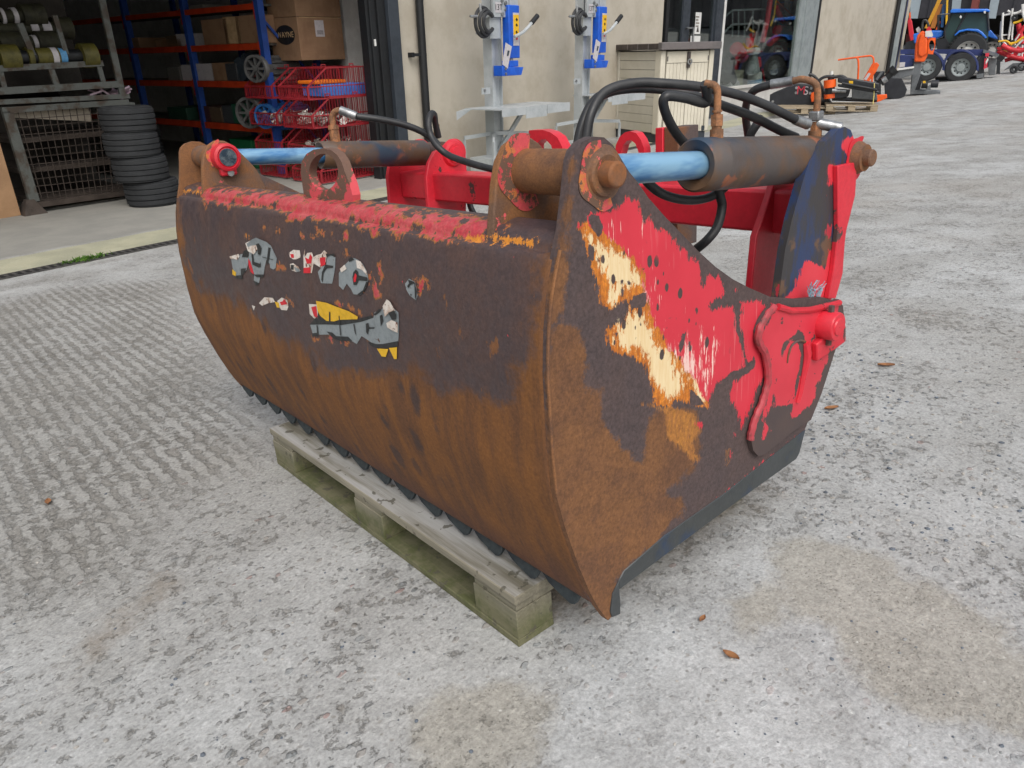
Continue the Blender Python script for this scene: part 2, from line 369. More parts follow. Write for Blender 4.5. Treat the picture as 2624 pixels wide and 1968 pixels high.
# ================================================================== SETTING
def ground_mat():
    k = NT('yard_concrete'); v = k.tc.outputs['Object']
    big = k.noise(.55, 5, .6); mid = k.noise(3.2, 6, .65); sm = k.noise(16, 7, .72); fine = k.noise(130, 4, .7)
    base = k.mix(k.rng(mid, .34, .66), srgb(166, 167, 167), srgb(190, 192, 193))
    base = k.mix(k.mt('MULTIPLY', k.rng(big, .45, .7), .5), base, srgb(160, 153, 144))
    # exposed stones of several sizes
    nz = k.n('ShaderNodeTexNoise'); nz.inputs['Scale'].default_value = 26; nz.inputs['Detail'].default_value = 3; k.l(v, nz.inputs['Vector'])
    dv = k.n('ShaderNodeVectorMath', operation='MULTIPLY_ADD'); k.l(nz.outputs['Color'], dv.inputs[0]); dv.inputs[1].default_value = (.03, .03, .0); k.l(k.co((1, 1.35, 1), (0, 0, .5)), dv.inputs[2]); dvo = dv.outputs[0]
    v1 = k.vor(26, dvo); c1 = k.vor(26, dvo, out='Color'); v2 = k.vor(70, dvo); c2 = k.vor(70, dvo, out='Color')
    st1 = k.mt('MULTIPLY', k.rng(k.mt('ADD', v1, k.mt('MULTIPLY', sm, .25)), .34, .42, 1, 0), k.rng(k.noise(3, 4), .38, .52))
    sep = k.n('ShaderNodeSeparateColor'); k.l(c1, sep.inputs[0]); st1 = k.mt('MULTIPLY', st1, k.rng(sep.outputs[1], .38, .42))
    sc1 = k.mix(k.rng(sep.outputs[0], .1, .9), srgb(104, 114, 120), srgb(148, 138, 130)); sc1 = k.mix(k.rng(sep.outputs[0], .93, .94), sc1, srgb(150, 104, 96))
    st1 = k.mt('MULTIPLY', st1, k.rng(k.attr('smooth'), -.15, .1, 1, .4)); base = k.mix(k.mt('MULTIPLY', st1, .6), base, sc1)
    sep2 = k.n('ShaderNodeSeparateColor'); k.l(c2, sep2.inputs[0])
    st2 = k.mt('MULTIPLY', k.rng(v2, .2, .42, 1, 0), k.rng(sep2.outputs[1], .66, .9))
    base = k.mix(k.mt('MULTIPLY', st2, .6), base, k.mix(sep2.outputs[0], srgb(96, 96, 94), srgb(134, 128, 120)))
    # tined ridges in the area on the left
    br = k.rng(k.mt('ADD', k.attr('brushed'), k.mt('MULTIPLY', k.mt('SUBTRACT', mid, .5), .5)), -.15, .25)
    w = k.n('ShaderNodeTexWave'); w.wave_type = 'BANDS'; w.bands_direction = 'X'; w.inputs['Scale'].default_value = 5.6
    w.inputs['Distortion'].default_value = 1.1; w.inputs['Detail'].default_value = 5; w.inputs['Detail Scale'].default_value = 3.5; w.inputs['Detail Roughness'].default_value = .7
    k.l(k.co((1, 1, 1), (0, 0, .164)), w.inputs['Vector'])
    pit = k.mt('MULTIPLY', k.rng(k.mt('ADD', k.mt('MULTIPLY', w.outputs[1], .16), k.mt('ADD', k.mt('MULTIPLY', k.noise(30, 6, .72, k.co((1, .6, 1), (0, 0, .164))), .85), k.mt('MULTIPLY', sm, .38))), .60, .72, 1, 0), br)
    base = k.mix(k.mt('MULTIPLY', pit, .62), k.mix(k.mt('MULTIPLY', br, .6), base, srgb(156, 154, 149)), srgb(108, 103, 96))
    # rough pitted concrete elsewhere
    pits = k.rng(k.mt('ADD', k.mt('MULTIPLY', k.noise(34, 6, .75), .7), k.mt('MULTIPLY', mid, .3)), .40, .46, 1, 0)
    sm_ = k.rng(k.attr('smooth'), -.15, .1, 1, .25)
    base = k.mix(k.mt('MULTIPLY', k.mt('MULTIPLY', pits, sm_), .5), base, srgb(112, 108, 100))
    wht = k.rng(k.noise(11, 6, .7), .6, .72); base = k.mix(k.mt('MULTIPLY', wht, .45), base, srgb(212, 212, 211))
    base = k.mix(k.mt('MULTIPLY', sm_, k.rng(k.noise(1.3, 5, .6), .35, .65, .25, .6)), base, srgb(142, 140, 135))
    # brown mud stains and the sandy patch
    stn = k.rng(k.mt('ADD', k.attr('stain'), k.mt('MULTIPLY', k.mt('SUBTRACT', k.noise(6, 8, .75), .5), .2)), -.02, .035)
    base = k.mix(k.mt('MULTIPLY', stn, .8), base, k.mix(k.rng(sm, .3, .7), srgb(150, 146, 137), srgb(166, 162, 153)))
    dsp = k.mt('MULTIPLY', stn, k.rng(k.mt('ADD', k.vor(85, dvo), k.mt('MULTIPLY', k.noise(4, 3), .35)), .30, .40, 1, 0)); base = k.mix(k.mt('MULTIPLY', dsp, .55), base, srgb(92, 88, 80))
    mud = k.rng(k.mt('ADD', k.attr('mud'), k.mt('MULTIPLY', k.mt('SUBTRACT', k.noise(8, 7, .75), .5), .3)), -.02, .12)
    base = k.mix(k.mt('MULTIPLY', mud, .7), base, srgb(124, 111, 94))
    # pale apron with yellowish algae
    ap = k.rng(k.mt('ADD', k.attr('apron'), k.mt('MULTIPLY', k.mt('SUBTRACT', mid, .5), .08)), 0, .03)
    base = k.mix(k.mt('MULTIPLY', ap, .85), base, k.mix(k.rng(k.noise(2.2, 6, .65), .38, .62), srgb(176, 173, 146), srgb(158, 157, 134)))
    hl = k.rng(k.attr('hall'), -.05, .1)
    base = k.mix(hl, base, k.mix(k.rng(mid, .3, .7), srgb(138, 137, 132), srgb(150, 148, 142)))
    sp = k.rng(k.noise(90, 2, .5), .72, .76); base = k.mix(k.mt('MULTIPLY', sp, .5), base, srgb(214, 214, 210))
    vg = k.vor(105, dvo); g = k.mt('MULTIPLY', k.rng(fine, .25, .75, .74, 1.2, False), k.rng(k.noise(52, 6, .8), .3, .7, .82, 1.16, False)); g = k.mt('MULTIPLY', g, k.rng(vg, .1, .7, .9, 1.08, False)); g = k.mix(k.mt('MAXIMUM', hl, k.mt('MULTIPLY', ap, .6)), g, (1, 1, 1, 1))
    cc = k.n('ShaderNodeVectorMath', operation='MULTIPLY'); k.l(base, cc.inputs[0]); k.l(g, cc.inputs[1])
    flat = k.mt('SUBTRACT', 1, k.mt('MAXIMUM', hl, k.mt('MULTIPLY', ap, .7)))
    h = k.mt('ADD', k.mt('MULTIPLY', sm, .5), k.mt('MULTIPLY', k.noise(45, 5, .7), .35)); h = k.mt('SUBTRACT', h, k.mt('MULTIPLY', pit, .6))
    h = k.mt('ADD', h, k.mt('MULTIPLY', st1, .35)); h = k.mt('SUBTRACT', h, k.mt('MULTIPLY', k.mt('MULTIPLY', pits, sm_), .35))
    h = k.mt('MULTIPLY', h, flat)
    k.bump(h, .75, .012)
    return k.fin(cc.outputs[0], .88, 0, .3)
def build_ground():
    a = lambda *s: np.concatenate(s)
    xs = a(np.arange(-90, -14, 8.), np.arange(-14, -10, .5), np.arange(-10, 2, .07), np.arange(2, 9, .35), np.arange(9, 40, 1.), np.arange(40, 260, 12.))
    ys = a(np.arange(-160, -14, 8.), np.arange(-14, -9.5, .4), np.arange(-9.5, YD - .02, .07), [YD], np.arange(YD + .07, .3, .07), np.arange(.5, 14, .6), [16., 30., 60., 90.])
    xs = np.unique(np.round(xs, 3)); ys = np.unique(np.round(ys, 5))
    V = [(x, y, hloc(x, y)) for y in ys for x in xs]; nx = len(xs)
    Fc = [(j * nx + i, j * nx + i + 1, (j + 1) * nx + i + 1, (j + 1) * nx + i) for j in range(len(ys) - 1) for i in range(nx - 1)]
    o = MB().add(V, Fc).build('ground', ground_mat(), M=fB((0, 0, 0)), smooth=0, fix=False); struct(o)
    Lx = np.array(V); Wd = Lx @ RB.T + A0
    def gpoly(P): return [tuple(fl(p)[:2]) for p in P]
    L = {
     'stain': [gpoly(crop(1900, 1200, .463, 160, 390, 300, 350, 560, 400, 800, 480, 860, 580, 1020, 630, 1220, 670, 1430, 780, 1500, 940, 1480, 1000, 1640, 1060, 1900, 1300, 1800, 1480, 1480, 1560, 1290, 1450, 1000, 1430, 810, 1330, 740, 1250, 620, 1080, 540, 950, 400, 900, 280, 840, 120, 880, 0, 1010, -90, 760, 40, 700, 150, 560)),
               gpoly(D(880, 1510, 1000, 1470, 1120, 1450, 1200, 1500, 1180, 1640, 1120, 1700, 900, 1700, 860, 1600))],
     'brushed': [gpoly(D(-100, 680, 120, 620, 380, 600, 420, 700, 480, 800, 560, 900, 560, 1000, 350, 1080, 330, 1250, 100, 1300, -120, 1330))],
     'smooth': [gpoly(D(1300, 1380, 1700, 1150, 2300, 1400, 2300, 1800, 1000, 1800))],
     'mud': [gpoly(D(80, 1500, 200, 1330, 360, 1230, 420, 1260, 260, 1400, 150, 1500)), gpoly(D(700, 900, 760, 1000, 840, 1100, 1100, 1330, 1180, 1400, 1400, 1250, 1700, 1080, 1500, 900))],
     'apron': [[(-30, YD + .12), (-4, YD + .1), (12, YD + .1), (12, -.55), (-30, -.55)]],
     'hall': [[(-30, -.55), (4, -.55), (4, 40), (-30, 40)]],
    }
    for kx, polys in L.items():
        d = sdf(Lx[:, :2], polys); at = o.data.attributes.new(kx, 'FLOAT', 'POINT'); at.data.foreach_set('value', np.clip(d, -2, 2).astype(np.float32))
build_ground()

# drainage channel along the apron
def drain():
    md = pm('cast_iron_grating', srgb(74, 72, 70), srgb(60, 58, 58), 8, rough=.7, bump=.3); mk = pm('drain_bed_black', srgb(22, 22, 22), rough=.9)
    g = thing('drain_channel', 'dark slotted drainage grating running across the yard in front of the workshop door', 'drain', fB((0, YD, 0)))
    MB().bx(-6.3, 6.0, -.055, .055, .003, .007).build('channel_bed', mk, g)  # flat near-black strip for the bed under the bars
    MB().bx(-6.3, 6.0, -.075, -.055, .002, .014).build('side_rail', md, g); MB().bx(-6.3, 6.0, .055, .075, .002, .014).build('side_rail', md, g)
    b0 = None; x = -6.2; i = 0
    far = MB()
    while x < 6.0:
        if x < -3.6 or (-1.9 < x < -.8):
            if b0 is None:
                b0 = MB().box((0, 0, .0105), (.026, .11, .007), Matrix.Rotation(.0, 3, 'Z')).build('grate_bar', md, g); b0.location = (x, 0, 0)
            else:
                c = b0.copy(); COL.objects.link(c); c.location = (x, 0, 0)
        else: far.box((x, 0, .0105), (.026, .11, .007))
        x += .062
    o = far.build('grate_bars_hidden', md, g); o['kind'] = 'stuff'
    w = MB()
    for i in range(120):
        a = random.uniform(0, 6.3); r = random.uniform(.02, .06); cx = -4.35 + random.gauss(0, .09); cy = random.gauss(0, .035)
        w.add([(cx, cy, .01), (cx + math.cos(a) * r * .5 - .008, cy + math.sin(a) * r * .5, random.uniform(.02, .04)), (cx + math.cos(a) * r, cy + math.sin(a) * r, random.uniform(.012, .05)), (cx + math.cos(a) * r * .5 + .008, cy + math.sin(a) * r * .5 + .008, .02)], [(0, 1, 2, 3)])
    o = w.build('weed', pm('weed_leaf', srgb(70, 110, 30), srgb(96, 130, 48), 30), M=fB((0, YD, 0)), smooth=0, fix=False)
    tag(o, 'small tuft of green weed growing in the drain grating left of the rusty grab', 'weed')
drain()

# ================================================================== THE GRAB
XN, XF = .183, -1.60
G = thing('shear_grab', 'rusty red hydraulic grab bucket with two blue rods, sitting on the wooden pallet', 'grab bucket')
def yz(pl, x=XN): return [tuple(atx(p, x)[1:]) for p in pl]
c8 = lambda *a: crop(1400, 480, .434, *a)
c3 = lambda *a: crop(1250, 300, .226, *a)
c5 = lambda *a: crop(1850, 640, .3376, *a)
# side plate outline in photograph pixels, laid on the plane x = XN
front = [(1444, 601), (1430, 665), (1415, 750), (1406, 850), (1404, 957), (1407, 1018), (1413, 1140), (1424, 1264), (1449, 1355), (1483, 1451), (1513, 1521), (1535, 1560), (1558, 1590)]
lugL = [(1446, 590), (1458, 492), (1466, 413), (1474, 386), (1492, 364), (1520, 350), (1548, 352), (1571, 372), (1589, 402), (1612, 440), (1634, 467), (1655, 497)]
topE = [(1660, 489 + 16), (1704, 555), (1747, 599), (1791, 645), (1834, 684), (1877, 715), (1921, 738), (1977, 762), (2050, 768), (2110, 762), (2128, 768)]
rear = [(2136, 790), (2130, 860), (2118, 930), (2100, 1000), (2063, 1100)]
bot = [(1850, 1268), (1700, 1373), (1598, 1462), (1584, 1490), (1572, 1540), (1572, 1575)]
outl = yz(front[::-1] + lugL + topE + rear + bot)
plate = MB(); plate.cdt(outl, lambda a, b: (XN, a, b), lambda a, b: (XN - .018, a, b), grid=.0085)
sp = plate.build('side_plate', m_side, G, smooth=30)
sp['label'] = 'near side plate with peeling red paint over cream primer and rust'
sidep = {
 'orange': [c8(190, 240, 250, 155, 330, 150, 420, 130, 430, 90, 480, 60, 540, 70, 555, 190, 575, 210, 610, 175, 640, 230, 690, 260, 740, 290, 770, 340, 810, 380, 700, 600, 800, 900, 940, 1100, 975, 1230, 960, 1300, 900, 1290, 830, 1270, 760, 1260, 700, 1300, 640, 1290, 620, 1150, 570, 1060, 500, 990, 400, 980, 350, 900, 350, 840, 430, 800, 500, 720, 585, 690, 580, 640, 500, 660, 420, 690, 350, 730, 310, 660, 300, 600, 280, 520, 250, 420, 215, 320)],
 'cream': [c8(225, 270, 260, 290, 330, 330, 380, 345, 480, 400, 540, 500, 560, 570, 480, 600, 440, 650, 400, 690, 375, 660, 380, 560, 330, 470, 275, 385),
           c8(410, 910, 430, 800, 470, 760, 550, 740, 610, 840, 650, 930, 720, 960, 780, 1080, 810, 1170, 780, 1240, 700, 1250, 640, 1150, 600, 1040, 540, 960, 470, 960), c8(840, 1060, 900, 1080, 960, 1180, 940, 1270, 880, 1250, 850, 1150)],
 'red': [c8(190, 240, 250, 155, 330, 150, 420, 130, 430, 90, 480, 60, 540, 70, 555, 190, 575, 210, 610, 175, 640, 230, 690, 260, 740, 290, 770, 340, 820, 370, 830, 430, 870, 400, 920, 470, 915, 560, 930, 580, 960, 510, 1020, 540, 1040, 590, 1070, 630, 1000, 660, 960, 700, 980, 730, 1060, 700, 1115, 700, 1130, 830, 1140, 900, 1165, 1000, 1180, 1060, 1110, 1100, 1050, 1130, 1010, 1160, 980, 1230, 960, 1290, 900, 1180, 830, 1080, 800, 1010, 720, 960, 680, 870, 620, 760, 585, 650, 560, 500, 480, 395, 400, 330, 330, 290, 300, 260, 240, 215),
         c8(1150, 680, 1250, 668, 1300, 700, 1400, 700, 1400, 1000, 1300, 1100, 1240, 1200, 1215, 1300, 1160, 1420, 1110, 1300, 1080, 1220, 1105, 1150, 1190, 1090, 1170, 900, 1140, 800),
         c8(1100, 590, 1115, 610, 1100, 615), [(1810, 1300), (1920, 1214), (2060, 1106), (2062, 1120), (1930, 1222), (1830, 1302)], crop(1750, 1000, .2411, 120, 340, 200, 350, 210, 390, 150, 380), crop(1750, 1000, .2411, 540, 450, 560, 440, 555, 500), crop(1750, 1000, .2411, 505, 660, 530, 700, 520, 720)],
 'scuff': [c8(330, 290, 440, 330, 520, 360, 580, 480, 600, 640, 640, 780, 700, 850, 760, 940, 900, 960, 970, 930, 950, 1200, 860, 1200, 700, 1200, 560, 1000, 400, 600)],
 'spots': [c8(250, 250, 600, 300, 900, 600, 1100, 800, 1100, 1000, 900, 1320, 600, 1300, 300, 900)],
 'vein': [c8(240, 165, 300, 155, 340, 230, 335, 265, 310, 300, 270, 250), c8(560, 470, 590, 480, 580, 500, 562, 495), c8(520, 640, 590, 615, 590, 700, 510, 720), c8(800, 860, 825, 865, 815, 940, 785, 985, 775, 960), c8(840, 905, 858, 905, 850, 950, 832, 955),
          c8(1115, 690, 1155, 680, 1135, 760, 1150, 900, 1190, 1040, 1230, 990, 1235, 1060, 1190, 1100, 1080, 1130, 1010, 1160, 1100, 1080, 1180, 1080, 1160, 960, 1120, 850), c8(720, 755, 748, 755, 740, 785, 722, 780), c8(430, 545, 465, 540, 460, 590, 430, 580), c8(440, 600, 460, 590, 455, 660, 430, 650), c8(478, 545, 505, 545, 500, 580, 480, 575), c8(398, 850, 425, 850, 420, 895, 400, 890), c8(295, 410, 325, 415, 315, 450, 300, 450), c8(240, 330, 290, 350, 280, 450, 250, 420), c8(590, 1075, 615, 1075, 605, 1110, 590, 1105), c8(840, 1170, 905, 1240, 940, 1290, 850, 1285)],
 'brown': [[(1404, 840), (1465, 818), (1487, 830), (1485, 900), (1495, 1000), (1540, 1005), (1558, 1090), (1575, 1150), (1640, 1175), (1660, 1120), (1680, 1050), (1790, 1055), (1800, 1130), (1775, 1200), (1710, 1262), (1765, 1300), (1700, 1373), (1584, 1490), (1600, 1600), (1500, 1600), (1390, 1360), (1390, 1000)],
           [(1440, 595), (1452, 500), (1466, 400), (1474, 400), (1462, 500), (1455, 600), (1450, 700), (1446, 800), (1400, 850), (1405, 700)]],
 'orange2': [c8(560, 1270, 760, 1290, 880, 1330, 915, 1430, 870, 1520, 915, 1600, 880, 1640, 800, 1560, 700, 1480, 690, 1340), c8(1060, 1540, 1085, 1540, 1075, 1640, 1050, 1650)],
}
paint(sp, sidep)
# far side plate: same outline
far = MB().prism([outl[i] for i in range(len(outl))], lambda a, b: (XF, a, b), lambda a, b: (XF + .018, a, b)).build('side_plate', m_brown, G)

# shell: rolled sheet between the side plates
prof = [tuple(q) for q in yz(front)]
tip = prof[-1]; prof = prof[:-2]                 # the sheet ends above the pointed plate tip
ytop, ztop = prof[0]
R = .03
roll = [(ytop + .085, ztop - .005), (ytop + .06, ztop + .004)] + [(ytop + R * 1.15 - R * 1.15 * math.sin(a), ztop - R + R * math.cos(a)) for a in np.linspace(0, math.pi / 2, 7)]
prof2 = [np.array(p) for p in roll] + [np.array(p) for p in prof[1:]] + [np.array((.055, .172)), np.array((.09, .150))]
sm = smooth_path(prof2, 8)
ds = np.r_[0, np.cumsum([np.linalg.norm(sm[i + 1] - sm[i]) for i in range(len(sm) - 1)])]
tt = np.linspace(0, ds[-1], 110); sy = np.interp(tt, ds, [p[0] for p in sm]); sz = np.interp(tt, ds, [p[1] for p in sm])
# a plate rolled by hand is never dead flat
X0, X1 = XF + .004, XN - .012
xs = np.linspace(X0, X1, 170); V = []
for j in range(len(tt)):
    for x in xs:
        w = .0025 * math.sin(x * 5.1 + sz[j] * 6) * math.sin(math.pi * (x - X0) / (X1 - X0)); V.append((x, sy[j] + w, sz[j]))
nx = len(xs); Fc = [(j * nx + i, j * nx + i + 1, (j + 1) * nx + i + 1, (j + 1) * nx + i) for j in range(len(tt) - 1) for i in range(nx - 1)]
shell = MB().add(V, Fc).build('shell', m_shell, G, smooth=60)
sol = shell.modifiers.new('thickness', 'SOLIDIFY'); sol.thickness = .01; sol.offset = -1
shell['label'] = 'curved front sheet, brown rust below and dark worn steel above'
c6 = lambda *a: crop(550, 570, .2712, *a)
shellp = {
 'rust': [D(300, 560, 395, 560, 420, 590, 440, 620, 500, 655, 560, 690, 640, 745, 700, 790, 800, 800, 900, 815, 960, 845, 1080, 855, 1088, 780, 1150, 755, 1165, 660, 1180, 560, 1206, 515, 1240, 540, 1300, 1500, 300, 1500), D(360, 440, 394, 440, 398, 560, 420, 600, 360, 600)],
 'spots': [D(460, 640, 600, 690, 700, 780, 900, 800, 1000, 860, 1010, 930, 960, 1010, 800, 1000, 620, 850, 520, 780)],
 'edge': [D(500, 835, 620, 880, 800, 985, 1000, 1105, 1180, 1205, 1320, 1320, 1320, 1400, 1100, 1300, 500, 950)],
 'red': [[(505, 478), (700, 492), (900, 514), (1100, 540), (1300, 572), (1290, 600), (1240, 612), (1180, 618), (1130, 625), (1110, 612), (1070, 600), (1020, 595), (985, 590), (960, 605), (950, 590), (900, 575), (860, 565), (800, 560), (765, 570), (740, 565), (735, 545), (690, 532), (640, 528), (590, 522), (580, 545), (570, 525), (540, 515), (530, 535), (522, 510)],
         c6(820, 100, 850, 90, 885, 160, 830, 160), c6(955, 60, 1010, 70, 1040, 90, 1140, 95, 1100, 130, 1010, 120), c6(1190, 90, 1245, 85, 1250, 150, 1200, 170), c6(920, 140, 970, 120, 940, 165), c6(1740, 130, 1755, 165, 1735, 165), c6(1550, 395, 1585, 520, 1560, 545),
         c6(1460, 470, 1560, 560, 1555, 700, 1510, 700, 1440, 640), c6(1900, 560, 2000, 540, 2005, 600, 1950, 690, 1920, 640), c6(595, 360, 655, 440, 590, 430), c6(700, 700, 745, 790, 700, 760), c6(1150, 760, 1280, 790, 1300, 830, 1200, 800), c6(1380, 840, 1470, 860, 1400, 890), c6(1050, 1070, 1140, 1060, 1120, 1120, 1060, 1110), c6(1160, 1130, 1280, 1130, 1250, 1155), c6(930, 1080, 1010, 1090, 960, 1110), c6(470, 40, 485, 60, 470, 68), c6(600, 50, 620, 75, 600, 90), c6(1240, 270, 1280, 330, 1250, 330)],
 'orange': [[(1180, 606), (1300, 604), (1345, 612), (1385, 620), (1370, 628), (1330, 624), (1290, 630), (1240, 618), (1190, 614)], crop(1300, 560, .241, 535, 260, 570, 270, 555, 345, 535, 330), c6(290, 110, 320, 130, 300, 160), crop(430, 450, .3614, 100, 100, 230, 110, 240, 125, 100, 125)],
}
paint(shell, shellp)

# rays onto the shell, for the torn sticker
PY = sy[12:]; PZ = sz[12:]
def onshell(p, off=0.):
    r = ray(p); best = None
    for j in range(len(PY) - 1):
        dy, dz = PY[j + 1] - PY[j], PZ[j + 1] - PZ[j]; n = np.array([0, dz, -dy]); n /= np.linalg.norm(n)
        if n @ r > 0: n = -n
        t = ((np.array([0, PY[j], PZ[j]]) - CAMP) @ n) / (r @ n); q = CAMP + t * r
        u = ((q[1] - PY[j]) * dy + (q[2] - PZ[j]) * dz) / (dy * dy + dz * dz)
        if -.02 <= u <= 1.02 and (best is None or t < best[0]):
            q = q + n * off; q[1] += .0025 * math.sin(q[0] * 5.1 + q[2] * 6) * math.sin(math.pi * (q[0] - X0) / (X1 - X0)); best = (t, q)
    return best[1] if best else None
def flat(name, c, rough=.5, sc=30, c2=None, chip=None): return pm(name, c, c2 or tuple([x * .82 for x in c[:3]] + [1]), sc, .45, .7, rough=rough, bump=.15, bs=200, bd=.0006, var=.08, chip=chip)
DRT = (srgb(96, 72, 62), 38, .66); k_grey = flat('sticker_grey', srgb(134, 142, 146), chip=DRT); k_blk = flat('sticker_black', srgb(38, 40, 42)); k_yel = flat('sticker_yellow', srgb(226, 178, 34), chip=(srgb(92, 62, 44), 44, .67))
k_red = flat('sticker_red', srgb(206, 32, 48), chip=DRT); k_wht = flat('sticker_white', srgb(214, 206, 198), c2=srgb(170, 140, 120), chip=(srgb(104, 70, 56), 60, .58))
def scrap(pl, mat, layer=0, curl=None, name='sticker_scrap'):
    P = [tuple(p) for p in pl]; mb = MB(); c = np.mean(P, 0)
    def f(a, b):
        o = .0012 + layer * .0007
        if curl:
            d = (np.array((a, b)) - curl[0]) @ nrm(np.array(curl[1], float))
            if d > 0: o += curl[2] * d * d
        q = onshell((a, b), o); return q if q is not None else onshell(tuple(c), o)
    mb.cdt(P, f, grid=6.0); return mb.build(name, mat, G, smooth=60)
big = scrap(c6(325, 200, 390, 160, 430, 145, 500, 185, 535, 220, 560, 275, 590, 340, 580, 430, 560, 445, 530, 430, 525, 390, 505, 370, 495, 350, 480, 420, 470, 500, 440, 515, 430, 570, 400, 575, 380, 545, 385, 490, 355, 440, 330, 360, 335, 260), k_grey, 0, (np.array((670., 640.)), (-.2, -1), .00001))
